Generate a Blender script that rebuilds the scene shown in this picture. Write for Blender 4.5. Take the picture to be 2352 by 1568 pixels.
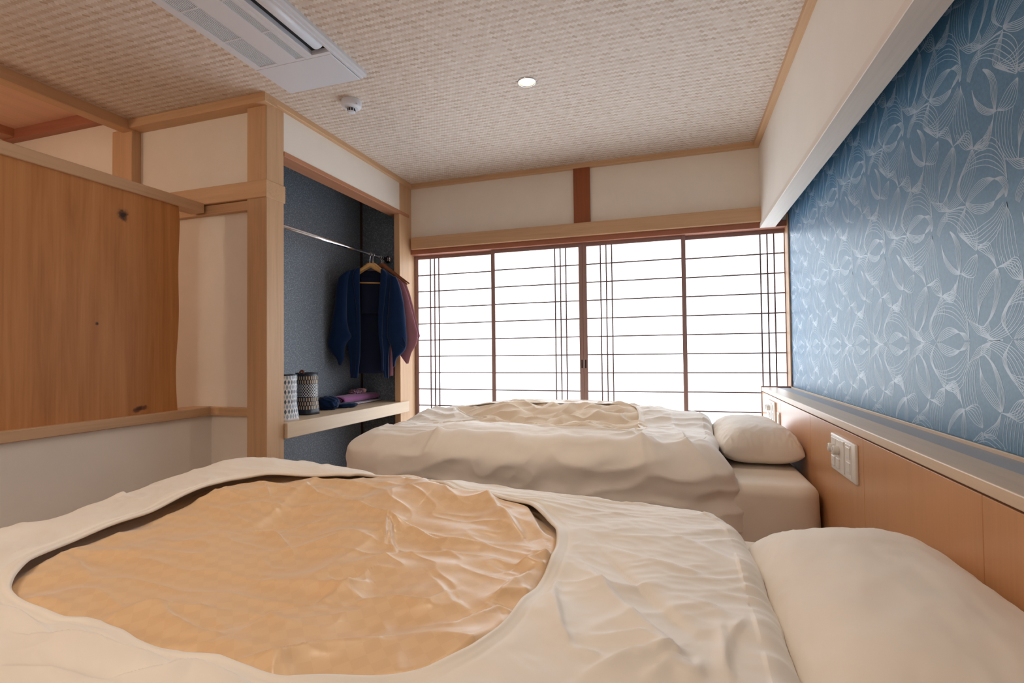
import bpy, bmesh, math, random
import numpy as np
from mathutils import Vector, Matrix

for o in list(bpy.data.objects): bpy.data.objects.remove(o)
random.seed(4)
RNG = np.random.default_rng(7)
SC = bpy.context.scene
COL = SC.collection

# ---------------------------------------------------------------- camera
CAM = np.array([0.0, 0.0, 1.0])
FPX = 1178.37
FWD = np.array([-0.30529305, 0.95197843, 0.02309172])
RGT = np.array([0.95209251, 0.30560277, -0.01126033])
UPV = np.array([0.01777648, -0.01854776, 0.99966993])
cd = bpy.data.cameras.new('camera')
cd.sensor_width = 36.0
cd.lens = 36.0 * FPX / 2352.0
cd.clip_start = 0.02
camo = bpy.data.objects.new('camera', cd)
COL.objects.link(camo)
camo.matrix_world = Matrix(((RGT[0], UPV[0], -FWD[0], CAM[0]), (RGT[1], UPV[1], -FWD[1], CAM[1]),
                            (RGT[2], UPV[2], -FWD[2], CAM[2]), (0, 0, 0, 1)))
SC.camera = camo

# ---------------------------------------------------------------- world, exposure
SHOJI_GLOW = 2.3         # daylight coming through the shoji paper
LAMP_W = 19.0            # watts of each ceiling downlight
WARM = (1.0, 0.82, 0.62)
w = bpy.data.worlds.new('overcast_sky'); SC.world = w; w.use_nodes = True
w.node_tree.nodes['Background'].inputs[0].default_value = (0.80, 0.88, 1.0, 1)
w.node_tree.nodes['Background'].inputs[1].default_value = 1.0
SC.view_settings.view_transform = 'Standard'
SC.view_settings.look = 'None'
SC.view_settings.gamma = 1.0
SC.view_settings.use_curve_mapping = False
SC.view_settings.exposure = 0.48


def on(px, py, ax, val):
    """world point where the ray of a photo pixel meets the plane ax = val"""
    d = FWD + RGT * (px - 1176.0) / FPX - UPV * (py - 784.0) / FPX
    i = 'xyz'.index(ax)
    return CAM + d * ((val - CAM[i]) / d[i])


def proj(P):
    d = np.asarray(P, float) - CAM
    k = d @ FWD
    return 1176 + FPX * (d @ RGT) / k, 784 - FPX * (d @ UPV) / k, k


# ---------------------------------------------------------------- materials
def lin(r, g, b):
    f = lambda c: (c / 255 / 12.92) if c / 255 <= 0.04045 else ((c / 255 + 0.055) / 1.055) ** 2.4
    return (f(r), f(g), f(b), 1.0)


class NT:
    def __init__(s, name):
        s.m = bpy.data.materials.new(name); s.m.use_nodes = True
        s.t = s.m.node_tree; s.b = s.t.nodes['Principled BSDF']

    def n(s, kind, **kw):
        nd = s.t.nodes.new('ShaderNode' + kind)
        for k, v in kw.items():
            if k.startswith('i_'):
                nd.inputs[k[2:].replace('_', ' ')].default_value = v
            else:
                setattr(nd, k, v)
        return nd

    def l(s, a, b): s.t.links.new(a, b)

    def coords(s, scale=(1, 1, 1), kind='Object', rot=(0, 0, 0)):
        tc = s.n('TexCoord'); mp = s.n('Mapping')
        mp.inputs['Scale'].default_value = scale; mp.inputs['Rotation'].default_value = rot
        s.l(tc.outputs[kind], mp.inputs[0]); return mp.outputs[0]

    def noise(s, vec, scale, detail=4, rough=0.55, dist=0.0):
        n = s.n('TexNoise'); n.inputs['Scale'].default_value = scale; n.inputs['Detail'].default_value = detail
        n.inputs['Roughness'].default_value = rough; n.inputs['Distortion'].default_value = dist
        if vec is not None: s.l(vec, n.inputs['Vector'])
        return n.outputs['Fac']

    def ramp(s, fac, stops):
        r = s.n('ValToRGB'); e = r.color_ramp.elements
        while len(e) < len(stops): e.new(0.5)
        for i, (p, c) in enumerate(stops): e[i].position = p; e[i].color = c
        s.l(fac, r.inputs[0]); return r.outputs[0]

    def bump(s, h, strength=0.2, dist=0.002):
        b = s.n('Bump'); b.inputs['Strength'].default_value = strength; b.inputs['Distance'].default_value = dist
        s.l(h, b.inputs['Height']); s.l(b.outputs[0], s.b.inputs['Normal'])

    def setp(s, **kw):
        for k, v in kw.items(): s.b.inputs[k.replace('_', ' ')].default_value = v


def mul(c, f): return (c[0] * f, c[1] * f, c[2] * f, 1)


MATS = {}


def wood(name, col, axis='z', rough=0.5, contrast=0.22, fine=90, cathedral=0.0, spec=0.4, scl=1.0):
    if name in MATS: return MATS[name]
    t = NT(name)
    sc = [14 * scl, 14 * scl, 14 * scl]; i = 'xyz'.index(axis); sc[i] = 0.9 * scl
    v = t.coords(tuple(sc))
    a = t.noise(v, 1.0, 6, 0.62, 0.6)
    sc2 = [fine, fine, fine]; sc2[i] = 2.5
    v2 = t.coords(tuple(sc2))
    b = t.noise(v2, 1.0, 3, 0.6)
    mx = t.n('Math', operation='MULTIPLY_ADD'); mx.inputs[1].default_value = 0.35
    t.l(b, mx.inputs[0])
    m2 = t.n('Math', operation='MULTIPLY'); m2.inputs[1].default_value = 0.65
    t.l(a, m2.inputs[0]); t.l(m2.outputs[0], mx.inputs[2])
    c = t.ramp(mx.outputs[0], [(0.28, mul(col, 1 - contrast)), (0.5, col), (0.72, mul(col, 1 + contrast * 0.6))])
    t.l(c, t.b.inputs['Base Color'])
    t.bump(b, 0.08, 0.001)
    t.setp(Roughness=rough, Specular_IOR_Level=spec)
    MATS[name] = t.m; return t.m


def plain(name, col, rough=0.6, spec=0.4, metal=0.0, var=0.0, nscale=60, bump=0.0, bscale=300, bdist=0.001):
    if name in MATS: return MATS[name]
    t = NT(name)
    v = t.coords()
    n = t.noise(v, nscale, 3)
    c = t.ramp(n, [(0.3, mul(col, 1 - var)), (0.7, mul(col, 1 + var))])
    t.l(c, t.b.inputs['Base Color'])
    if bump: t.bump(t.noise(v, bscale, 2), bump, bdist)
    t.setp(Roughness=rough, Specular_IOR_Level=spec, Metallic=metal)
    MATS[name] = t.m; return t.m


M_PLASTER = plain('plaster', lin(243, 234, 222), 0.9, 0.15, var=0.02, nscale=5, bump=0.35, bscale=420, bdist=0.0012)
M_PLASTER_W = plain('plaster_pale', lin(244, 238, 230), 0.9, 0.15, var=0.015, nscale=5, bump=0.3, bscale=420, bdist=0.0012)
HIN = lin(210, 171, 133)
M_WZ = wood('hinoki_upright', HIN, 'z')
M_WX = wood('hinoki_along_x', HIN, 'x')
M_WY = wood('hinoki_along_y', HIN, 'y')
M_RED_X = wood('aged_cedar_along_x', lin(172, 112, 88), 'x')
M_RED_Y = wood('aged_cedar_along_y', lin(188, 132, 100), 'y')
M_RED_Z = wood('aged_cedar_upright', lin(150, 82, 44), 'z', contrast=0.35)
M_SASH_Z = wood('shoji_wood_upright', lin(158, 128, 122), 'z')
M_SASH_X = wood('shoji_wood_across', lin(158, 128, 122), 'x')
M_KUM = wood('kumiko_wood', lin(118, 96, 94), 'x')
M_PALE_Y = wood('pale_maple_along_y', lin(218, 194, 166), 'y', 0.35, 0.14)
M_WHITE_Y = wood('limed_wood_along_y', lin(236, 226, 216), 'y', 0.5, 0.12)
M_HEAD = wood('headboard_veneer', lin(204, 150, 104), 'z', 0.28, 0.10, fine=160, spec=0.5)
M_STAIRC = wood('cedar_ceiling', lin(224, 180, 152), 'y', 0.6, 0.12)
M_FLOOR = wood('floor_boards', lin(150, 112, 78), 'y', 0.45)
M_WHITE = plain('white_plastic', lin(224, 229, 240), 0.35, 0.45)
M_WHITE2 = plain('ivory_plastic', lin(236, 230, 222), 0.3, 0.5)
M_DARK = plain('dark_slot', lin(34, 36, 42), 0.7, 0.3)
M_GREY = plain('grey_laminate', lin(176, 180, 188), 0.5, 0.4, var=0.04, nscale=200)
M_STEEL = plain('polished_steel', lin(225, 228, 235), 0.16, 0.5, metal=1.0)
M_DKWOOD = wood('dark_corner_strip', lin(70, 46, 38), 'z')
M_HANG = wood('beech_hanger', lin(214, 166, 104), 'x', 0.4)
M_HANG2 = wood('brown_hanger', lin(150, 92, 60), 'x', 0.4)


def mat_closet():
    t = NT('grey_speckled_wallpaper'); v = t.coords()
    n = t.noise(v, 120, 2, 0.7)
    c = t.ramp(n, [(0.34, lin(92, 100, 110)), (0.56, lin(118, 128, 140)), (0.74, lin(172, 184, 198))])
    t.l(c, t.b.inputs['Base Color']); t.bump(n, 0.25, 0.001)
    t.setp(Roughness=0.5, Specular_IOR_Level=0.5); return t.m


def mat_blue():
    t = NT('blue_wallpaper'); v = t.coords((1, 1, 1))
    n = t.noise(v, 130, 3, 0.6); n2 = t.noise(v, 700, 2, 0.6)
    mx = t.n('Math', operation='ADD'); t.l(n, mx.inputs[0])
    m2 = t.n('Math', operation='MULTIPLY'); m2.inputs[1].default_value = 0.6; t.l(n2, m2.inputs[0]); t.l(m2.outputs[0], mx.inputs[1])
    c = t.ramp(mx.outputs[0], [(0.55, lin(60, 106, 140)), (1.0, lin(82, 132, 168))])
    t.l(c, t.b.inputs['Base Color']); t.bump(n2, 0.2, 0.0008)
    t.setp(Roughness=0.42, Specular_IOR_Level=0.6); return t.m


def mat_weave():
    t = NT('woven_veneer_strip')
    oi = t.n('ObjectInfo'); g = t.n('NewGeometry'); at = t.n('Attribute', attribute_name='weft')
    ad = t.n('Math', operation='ADD'); t.l(oi.outputs['Random'], ad.inputs[0]); t.l(g.outputs['Random Per Island'], ad.inputs[1])
    fr = t.n('Math', operation='FRACT'); t.l(ad.outputs[0], fr.inputs[0])
    light = t.ramp(fr.outputs[0], [(0.0, lin(224, 214, 205)), (1.0, lin(238, 230, 223))])
    dark = t.ramp(fr.outputs[0], [(0.0, lin(200, 179, 160)), (0.25, lin(212, 194, 178)), (1.0, lin(226, 212, 200))])
    mx = t.n('MixRGB'); t.l(at.outputs['Fac'], mx.inputs[0]); t.l(light, mx.inputs[1]); t.l(dark, mx.inputs[2])
    v = t.coords((1, 1, 1)); n = t.noise(v, 420, 2, 0.7)
    m3 = t.n('MixRGB', blend_type='MULTIPLY'); m3.inputs[0].default_value = 0.5
    t.l(mx.outputs[0], m3.inputs[1]); t.l(t.ramp(n, [(0.35, (0.8, 0.78, 0.76, 1)), (0.6, (1, 1, 1, 1))]), m3.inputs[2])
    t.l(m3.outputs[0], t.b.inputs['Base Color']); t.setp(Roughness=0.55, Specular_IOR_Level=0.3); return t.m


def mat_paper():
    t = NT('shoji_paper_daylit'); v = t.coords()
    n = t.noise(v, 35, 4, 0.6)
    c = t.ramp(n, [(0.3, (0.80, 0.90, 1.0, 1)), (0.7, (0.86, 0.94, 1.0, 1))])
    t.setp(Base_Color=(0.8, 0.8, 0.8, 1), Roughness=0.9, Specular_IOR_Level=0.1, Emission_Strength=SHOJI_GLOW)
    t.l(c, t.b.inputs['Emission Color']); return t.m


def mat_cloth(name, col, rough=0.75, sheen=0.2, weave=900, var=0.03, spec=0.25, bumpd=0.0003):
    t = NT(name); v = t.coords()
    n = t.noise(v, 6, 3); c = t.ramp(n, [(0.3, mul(col, 1 - var)), (0.7, mul(col, 1 + var))])
    t.l(c, t.b.inputs['Base Color'])
    if weave: t.bump(t.noise(v, weave, 2), 0.15, bumpd)
    t.setp(Roughness=rough, Specular_IOR_Level=spec, Sheen_Weight=sheen, Sheen_Roughness=0.5); return t.m


def mat_sateen():
    t = NT('tan_checked_sateen')
    v = t.coords((1, 1, 0), 'Object', (0, 0, math.radians(43)))
    ck = t.n('TexChecker'); ck.inputs['Scale'].default_value = 40.0
    ck.inputs['Color1'].default_value = lin(235, 197, 152); ck.inputs['Color2'].default_value = lin(231, 192, 147)
    t.l(v, ck.inputs['Vector']); t.l(ck.outputs['Color'], t.b.inputs['Base Color'])
    rr = t.n('MapRange'); rr.inputs['To Min'].default_value = 0.36; rr.inputs['To Max'].default_value = 0.44
    t.l(ck.outputs['Fac'], rr.inputs[0]); t.l(rr.outputs[0], t.b.inputs['Roughness'])
    t.setp(Specular_IOR_Level=0.95, Sheen_Weight=0.6, Sheen_Roughness=0.35); return t.m


def mat_emit(name, col, s):
    t = NT(name); t.setp(Base_Color=(0.8, 0.8, 0.8, 1), Emission_Color=col, Emission_Strength=s); return t.m


def mat_board():
    t = NT('knotty_cedar_board')
    v = t.coords((1, 7, 0.55))
    a = t.noise(v, 1.6, 6, 0.6, 1.2)
    v2 = t.coords((1, 90, 1.6)); b = t.noise(v2, 1.0, 3)
    mx = t.n('Math', operation='MULTIPLY_ADD'); mx.inputs[1].default_value = 0.3; t.l(b, mx.inputs[0])
    m2 = t.n('Math', operation='MULTIPLY'); m2.inputs[1].default_value = 0.7; t.l(a, m2.inputs[0]); t.l(m2.outputs[0], mx.inputs[2])
    c = t.ramp(mx.outputs[0], [(0.3, lin(172, 110, 56)), (0.5, lin(196, 132, 74)), (0.7, lin(211, 149, 91))])
    # rings spreading round the knot
    tc = t.n('TexCoord')
    def knot(cy, cz, ry, rz, dark, prev):
        sub = t.n('VectorMath', operation='SUBTRACT'); sub.inputs[1].default_value = (0, cy, cz); t.l(tc.outputs['Object'], sub.inputs[0])
        mu = t.n('VectorMath', operation='MULTIPLY'); mu.inputs[1].default_value = (0, 1 / ry, 1 / rz); t.l(sub.outputs[0], mu.inputs[0])
        ln = t.n('VectorMath', operation='LENGTH'); t.l(mu.outputs[0], ln.inputs[0])
        nz = t.noise(tc.outputs['Object'], 26, 2)
        ad = t.n('Math', operation='MULTIPLY_ADD'); ad.inputs[1].default_value = 0.9; t.l(nz, ad.inputs[0]); t.l(ln.outputs['Value'], ad.inputs[2])
        f = t.ramp(ad.outputs[0], [(0.62, (0.0, 0.0, 0.0, 1)), (0.80, (0.35, 0.35, 0.35, 1)), (0.86, (0.75, 0.75, 0.75, 1)), (1.0, (1, 1, 1, 1))])
        mm = t.n('MixRGB'); t.l(f, mm.inputs[0]); mm.inputs[1].default_value = dark; t.l(prev, mm.inputs[2]); return mm.outputs[0]
    K = [on(x_, y_, 'x', -2.515) for x_, y_ in ((280, 493), (318, 940), (223, 743))]
    c = knot(K[0][1], K[0][2], 0.055, 0.06, lin(52, 30, 20), c)
    c = knot(K[1][1], K[1][2], 0.085, 0.035, lin(84, 44, 18), c)
    c = knot(K[2][1], K[2][2], 0.018, 0.018, lin(70, 50, 44), c)
    t.l(c, t.b.inputs['Base Color']); t.setp(Roughness=0.5, Specular_IOR_Level=0.4); return t.m


def mat_pinkknit():
    t = NT('mauve_ribbed_fabric'); v = t.coords((1, 1, 1), 'Object', (0, 0.8, 0.7))
    wv = t.n('TexWave', wave_type='BANDS'); wv.inputs['Scale'].default_value = 190; t.l(v, wv.inputs['Vector'])
    c = t.ramp(wv.outputs['Fac'], [(0.2, lin(150, 100, 120)), (0.8, lin(194, 146, 156))])
    t.l(c, t.b.inputs['Base Color']); t.setp(Roughness=0.9, Specular_IOR_Level=0.1); return t.m


M_CLOSET = mat_closet(); M_BLUE = mat_blue(); M_WEAVE = mat_weave(); M_PAPER = mat_paper(); M_BOARD = mat_board()
M_LINE = plain('silver_print', lin(166, 190, 212), 0.34, 0.8)
M_SHEET = mat_cloth('cream_cotton_cover', lin(244, 235, 224), 0.55, 0.4, spec=0.45)
M_PILLOW = mat_cloth('cream_pillowcase', lin(243, 233, 221), 0.7, 0.2)
M_SATEEN = mat_sateen()
M_NAVY = mat_cloth('navy_wool', lin(12, 38, 74), 0.85, 0.2, 700, 0.08, 0.1, 0.0006)
M_NAVY_D = mat_cloth('navy_lining', lin(12, 25, 56), 0.7, 0.2, 700, 0.08, 0.2)
M_PINK = mat_pinkknit()
M_MAUVE = mat_cloth('mauve_crepe', lin(158, 96, 150), 0.85, 0.3, 400, 0.08, 0.15, 0.0008)
M_LAMP = mat_emit('lit_lamp_lens', (1.0, 0.80, 0.52, 1), 14.0)


# ---------------------------------------------------------------- mesh helpers
def box(bm, x0, x1, y0, y1, z0, z1, bev=0.0, seg=1):
    b2 = bmesh.new()
    bmesh.ops.create_cube(b2, size=1)
    for v in b2.verts:
        v.co = Vector(((x0 + x1) / 2 + v.co.x * (x1 - x0), (y0 + y1) / 2 + v.co.y * (y1 - y0), (z0 + z1) / 2 + v.co.z * (z1 - z0)))
    if bev:
        bmesh.ops.bevel(b2, geom=b2.edges[:], offset=bev, segments=seg, affect='EDGES', profile=0.5)
    merge(bm, b2); return bm


def merge(bm, b2):
    me = bpy.data.meshes.new('tmp'); b2.to_mesh(me); b2.free(); bm.from_mesh(me); bpy.data.meshes.remove(me)


def tube(bm, pts, r, n=10, cap=True):
    pts = [Vector(p) for p in pts]; rings = []
    rs = r if isinstance(r, (list, tuple)) else [r] * len(pts)
    t0 = (pts[1] - pts[0]).normalized()
    up = Vector((0, 0, 1)) if abs(t0.z) < 0.9 else Vector((1, 0, 0))
    for i, p in enumerate(pts):
        t = (pts[min(i + 1, len(pts) - 1)] - pts[max(i - 1, 0)]).normalized()
        a = t.cross(up)
        if a.length < 1e-4: a = t.cross(Vector((0, 1, 0)))
        a.normalize(); b = a.cross(t).normalized(); up = b
        rings.append([bm.verts.new(p + a * math.cos(2 * math.pi * k / n) * rs[i] + b * math.sin(2 * math.pi * k / n) * rs[i]) for k in range(n)])
    for i in range(len(rings) - 1):
        for k in range(n):
            bm.faces.new((rings[i][k], rings[i][(k + 1) % n], rings[i + 1][(k + 1) % n], rings[i + 1][k]))
    if cap:
        bm.faces.new(rings[0][::-1]); bm.faces.new(rings[-1])
    return bm


def lathe(bm, prof, cx, cy, n=40, cap=False):
    rings = []
    for r, z in prof:
        rings.append([bm.verts.new((cx + r * math.cos(2 * math.pi * k / n), cy + r * math.sin(2 * math.pi * k / n), z)) for k in range(n)])
    for i in range(len(rings) - 1):
        for k in range(n):
            bm.faces.new((rings[i][k], rings[i][(k + 1) % n], rings[i + 1][(k + 1) % n], rings[i + 1][k]))
    if cap:
        bm.faces.new(rings[-1])
    return bm


def obj(name, bm, m, parent=None, smooth=False, base=None):
    """links the bmesh (world coordinates) as ONE mesh object; its origin is the parent's base or its own"""
    if base is None:
        if parent is not None:
            base = parent['_b']
        else:
            cs = np.array([v.co[:] for v in bm.verts])
            base = ((cs[:, 0].min() + cs[:, 0].max()) / 2, (cs[:, 1].min() + cs[:, 1].max()) / 2, cs[:, 2].min())
    bv = Vector(base)
    for v in bm.verts: v.co -= bv
    bmesh.ops.recalc_face_normals(bm, faces=bm.faces[:])
    me = bpy.data.meshes.new(name); bm.to_mesh(me); bm.free()
    me.materials.append(m)
    if smooth: me.polygons.foreach_set('use_smooth', [True] * len(me.polygons))
    return link(name, me, parent, base)


BASES = {}


def link(name, me, parent, base):
    o = bpy.data.objects.new(name, me); COL.objects.link(o)
    if parent is not None:
        o.parent = parent.o if isinstance(parent, Th) else parent
        pb = BASES[o.parent.name]
        o.location = Vector(base) - Vector(pb)
    else:
        o.location = base
    BASES[o.name] = tuple(base)
    return Th(o, base)


class Th:
    """an object with the world position of its origin"""
    def __init__(s, o, b): s.o = o; s.b = tuple(b)
    def __getitem__(s, k): return s.b


def arr(name, V, F, m, parent=None, smooth=True, base=None):
    """mesh object from numpy vertices (world) and faces"""
    V = np.asarray(V, float)
    if base is None:
        base = parent.b if parent is not None else ((V[:, 0].min() + V[:, 0].max()) / 2, (V[:, 1].min() + V[:, 1].max()) / 2, V[:, 2].min())
    me = bpy.data.meshes.new(name)
    me.from_pydata((V - np.array(base)).tolist(), [], [list(map(int, f)) for f in F])
    me.materials.append(m)
    if smooth: me.polygons.foreach_set('use_smooth', [True] * len(me.polygons))
    me.update()
    return link(name, me, parent, base)


def tag(t, label, cat, group=None):
    o = t.o; o['label'] = label; o['category'] = cat
    if group: o['group'] = group
    return t


def thing(name, base, label, cat, group=None):
    o = bpy.data.objects.new(name, None); COL.objects.link(o); o.location = base; o.empty_display_size = 0.1
    BASES[o.name] = tuple(base)
    return tag(Th(o, base), label, cat, group)


def struct(name, bm, m, label=None, smooth=False):
    t = obj(name, bm, m, None, smooth); t.o['kind'] = 'structure'
    if label: t.o['label'] = label
    return t


def bxo(name, d, m, parent=None, bev=0.0, seg=1, smooth=False):
    return obj(name, box(bmesh.new(), *d, bev, seg), m, parent, smooth)


def bxs(name, d, m, label=None, bev=0.0):
    return struct(name, box(bmesh.new(), *d, bev), m, label)


# numpy gradient noise
_perm = RNG.permutation(512)
_ang = RNG.random(512) * 2 * np.pi


def pn(x, y, seed=0):
    x = np.asarray(x, float) + seed * 17.31; y = np.asarray(y, float) + seed * 9.77
    xi = np.floor(x).astype(int); yi = np.floor(y).astype(int); xf = x - xi; yf = y - yi
    def g(ix, iy, dx, dy):
        h = _perm[(_perm[ix & 511] + iy) & 511]; a = _ang[h]
        return np.cos(a) * dx + np.sin(a) * dy
    u = xf ** 3 * (xf * (6 * xf - 15) + 10); v = yf ** 3 * (yf * (6 * yf - 15) + 10)
    a = g(xi, yi, xf, yf); b = g(xi + 1, yi, xf - 1, yf); c = g(xi, yi + 1, xf, yf - 1); d = g(xi + 1, yi + 1, xf - 1, yf - 1)
    return (a * (1 - u) + b * u) * (1 - v) + (c * (1 - u) + d * u) * v


def fbm(x, y, o=3, seed=0):
    s = 0; a = 1.0; f = 1.0
    for i in range(o): s = s + a * pn(x * f, y * f, seed + i); a *= 0.5; f *= 2.03
    return s


def ridge(x, y, seed=0, sharp=1.0):
    return (1 - np.clip(np.abs(pn(x, y, seed)) * 2.2, 0, 1)) ** (1.5 * sharp)


def sm(e0, e1, x):
    t = np.clip((x - e0) / (e1 - e0), 0, 1); return t * t * (3 - 2 * t)


def segdist(x, y, pts):
    d = np.full(np.shape(x), 1e9); sg = np.zeros(np.shape(x)); tt = np.zeros(np.shape(x))
    n = len(pts) - 1
    for i in range(n):
        ax, ay = pts[i][:2]; bx, by = pts[i + 1][:2]; vx, vy = bx - ax, by - ay
        L = vx * vx + vy * vy + 1e-12
        t = np.clip(((x - ax) * vx + (y - ay) * vy) / L, 0, 1)
        dx = x - ax - t * vx; dy = y - ay - t * vy; dd = np.hypot(dx, dy); k = dd < d
        d = np.where(k, dd, d); sg = np.where(k, np.sign(vx * dy - vy * dx), sg); tt = np.where(k, (i + t) / n, tt)
    return d, sg, tt


def creases(x, y, lst, zplane):
    """sum of folds; each fold is a pixel polyline laid on the cloth, with height and half width in metres"""
    h = np.zeros(np.shape(x))
    for pts, a, wd in lst:
        P = [on(px, py, 'z', zplane) for px, py in pts]
        d, sg, t = segdist(x, y, P)
        env = np.sin(np.pi * np.clip(t * 0.92 + 0.04, 0, 1)) ** 0.6
        wl = np.where(sg > 0, wd * 0.7, wd * 2.4)
        h = h + 1.35 * a * env * np.exp(-(d / wl) ** 1.3)
    return h


def catmull(P, n):
    P = np.array(P, float); m = len(P); out = []
    seg = np.linspace(0, m - 1, n)
    for s in seg:
        i = min(int(s), m - 2); t = s - i
        p0 = P[max(i - 1, 0)]; p1 = P[i]; p2 = P[i + 1]; p3 = P[min(i + 2, m - 1)]
        out.append(0.5 * ((2 * p1) + (p2 - p0) * t + (2 * p0 - 5 * p1 + 4 * p2 - p3) * t * t + (3 * p1 - p0 - 3 * p2 + p3) * t ** 3))
    return np.array(out)


def gridf(nu, nv, wrap=False):
    F = []
    for i in range(nu - 1):
        for j in range(nv if wrap else nv - 1):
            a = i * nv + j; b = i * nv + (j + 1) % nv
            F.append((a, b, b + nv, a + nv))
    return F


# ================================================================ THE ROOM
ZC = 2.40
XW, YB = 0.717, 3.767           # wallpaper plane, window wall plane
XL, YP = -2.08, 2.203           # closet front plane, face of the corner post
YP2 = 2.24                      # plaster plane beside the post
XS, XB = -2.50, -3.05           # low stair wall face, edge of the room's ceiling
HX, HZ = 0.537, 0.727           # headboard face, underside of its cap

bxs('floor', (-4.3, 0.80, -1.5, 4.1, -0.05, 0.0), M_FLOOR)
# right wall with its printed lines
wr = bxs('wall_right', (XW, 0.80, -1.5, 4.05, 0.0, 2.46), M_BLUE, 'blue wallpaper wall with silver line pattern behind the headboard')
bxs('wall_front', (-4.3, 0.80, -1.56, -1.5, 0.0, 2.6), M_PLASTER)
bxs('wall_back', (-2.15, 0.72, 3.78, 3.84, 1.86, 2.46), M_PLASTER, 'cream plaster wall above the shoji screens')
bxs('wall_bulkhead', (0.55, 0.63, -1.5, 3.785, 1.85, 2.41), M_PLASTER_W, 'white plaster bulkhead hanging along the blue wall')
bxs('trim_1', (0.545, 0.64, -1.5, 3.768, 1.8207, 1.852), M_WHITE_Y, 'limed wooden board under the white bulkhead', 0.002)
bxs('wall_closet_header', (-2.13, XL, 2.33, 3.767, 2.145, 2.41), M_PLASTER_W, 'white plaster strip above the closet opening')
bxs('wall_stair_end', (-4.25, -2.20, YP2, 2.30, 0.0, 2.62), M_PLASTER, 'cream plaster wall between the corner post and the stairs')
bxs('wall_stair_low', (-2.60, XS, -1.5, YP2, 0.0, 0.685), M_PLASTER, 'low cream plaster wall under the cedar board')
bxs('wall_stair_far', (-4.32, -4.25, -1.5, 2.3, 0.0, 2.62), M_PLASTER)
# closet inside
bxs('wall_closet_back', (-2.56, -2.508, 2.25, 3.80, 0.0, 2.41), M_CLOSET, 'dark grey speckled back wall of the closet')
bxs('wall_closet_side', (-2.508, -2.10, 3.70, 3.76, 0.0, 2.41), M_CLOSET, 'dark grey speckled side wall of the closet')
bxs('wall_closet_near', (-2.508, -2.21, 2.30, 2.335, 0.0, 2.41), M_CLOSET)
bxs('trim_2', (-2.508, -2.494, 3.686, 3.70, 0.0, 2.3), M_DKWOOD, 'thin dark corner strip inside the closet')
bxs('ceiling_closet', (-2.51, -2.12, 2.3, 3.72, 2.36, 2.42), M_CLOSET)

# ceiling slab with round holes for the lamps
LAMPS = [(-0.712, 2.521), (-0.712, 0.75), (-0.712, -0.85), (-2.35, -0.2)]  # first one is visible, the other three are added to brighten the room


def slab_with_holes(poly, holes, z0, z1):
    bm = bmesh.new()
    def ring(pts, z): return [bm.verts.new((p[0], p[1], z)) for p in pts]
    for z in (z0, z1):
        es = []
        for pts in [poly] + holes:
            vs = ring(pts, z)
            for i in range(len(vs)): es.append(bm.edges.new((vs[i], vs[(i + 1) % len(vs)])))
        bmesh.ops.triangle_fill(bm, use_beauty=True, use_dissolve=False, edges=es)
    return bm


circ = lambda c, r, n=40: [(c[0] + r * math.cos(2 * math.pi * k / n), c[1] + r * math.sin(2 * math.pi * k / n)) for k in range(n)]
ceil = struct('ceiling', slab_with_holes([(XB, -1.5), (0.56, -1.5), (0.56, 3.79), (-2.10, 3.79), (-2.10, 2.21), (XB, 2.21)],
                                         [circ(c, 0.044) for c in LAMPS], ZC + 0.0012, ZC + 0.07), M_WEAVE,
              'woven pale veneer ceiling')
bxs('ceiling_cove', (0.55, 0.80, -1.5, 3.85, 2.40, 2.46), M_PLASTER_W)
bxs('ceiling_stair', (-4.3, XB - 0.06, -1.5, 2.3, 2.515, 2.56), M_STAIRC, 'reddish cedar board ceiling over the stairs')

# --- woven strips of the ceiling
WW = 0.0126


def strip_mesh(kind):
    """one visible float of the twill: two squares long, one wide, its ends tucked up"""
    L, W = WW * 2.0, WW * 1.0
    vs = []; cols = 5
    for k in range(cols):
        s = k / (cols - 1) - 0.5
        zz = -0.00035 * (1 - (2 * s) ** 2) - 0.0002
        for r in (-0.5, 0.5): vs.append((s * L, r * W, zz))
    fs = []
    for k in range(cols - 1):
        a = k * 2; fs.append((a, a + 2, a + 3, a + 1))
    return np.array(vs), fs


SV, SF = strip_mesh(0)
pieces = []
c45 = math.sqrt(0.5)
R = int(6.5 / WW)
ii, jj = np.meshgrid(np.arange(-R, R), np.arange(-R, R))
for weft in (1, 0):
    msk = ((ii + jj) % 4) == (0 if weft else 2)
    i = ii[msk]; j = jj[msk]
    u = (i + (1.0 if weft else 0.5)) * WW; v = (j + (0.5 if weft else 1.0)) * WW
    x = (u - v) * c45; y = (u + v) * c45 + 1.0
    ok = (y > 0.55) & (y < 3.757) & (x < 0.540) & (x > XB + 0.012) & ((x > -2.062) | (y < 2.165))
    ok &= ~((x > -1.90) & (x < -1.45) & (y < 2.17) & (y > 1.07))
    for c in LAMPS: ok &= np.hypot(x - c[0], y - c[1]) > 0.050
    for a, b in zip(x[ok], y[ok]): pieces.append((a, b, weft))
pieces = np.array(pieces)
PP = np.c_[pieces[:, 0], pieces[:, 1], np.full(len(pieces), ZC)]
d = PP - CAM; k = d @ FWD
px = 1176 + FPX * (d @ RGT) / k; py = 784 - FPX * (d @ UPV) / k
size = np.where((px > 8) & (px < 2344) & (py > 8) & (k > 0.1), 1.4 / (k * (d ** 2).sum(1)), -1)
order = np.argsort(-size)
big = set(order[:300].tolist())
smesh = {}
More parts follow.
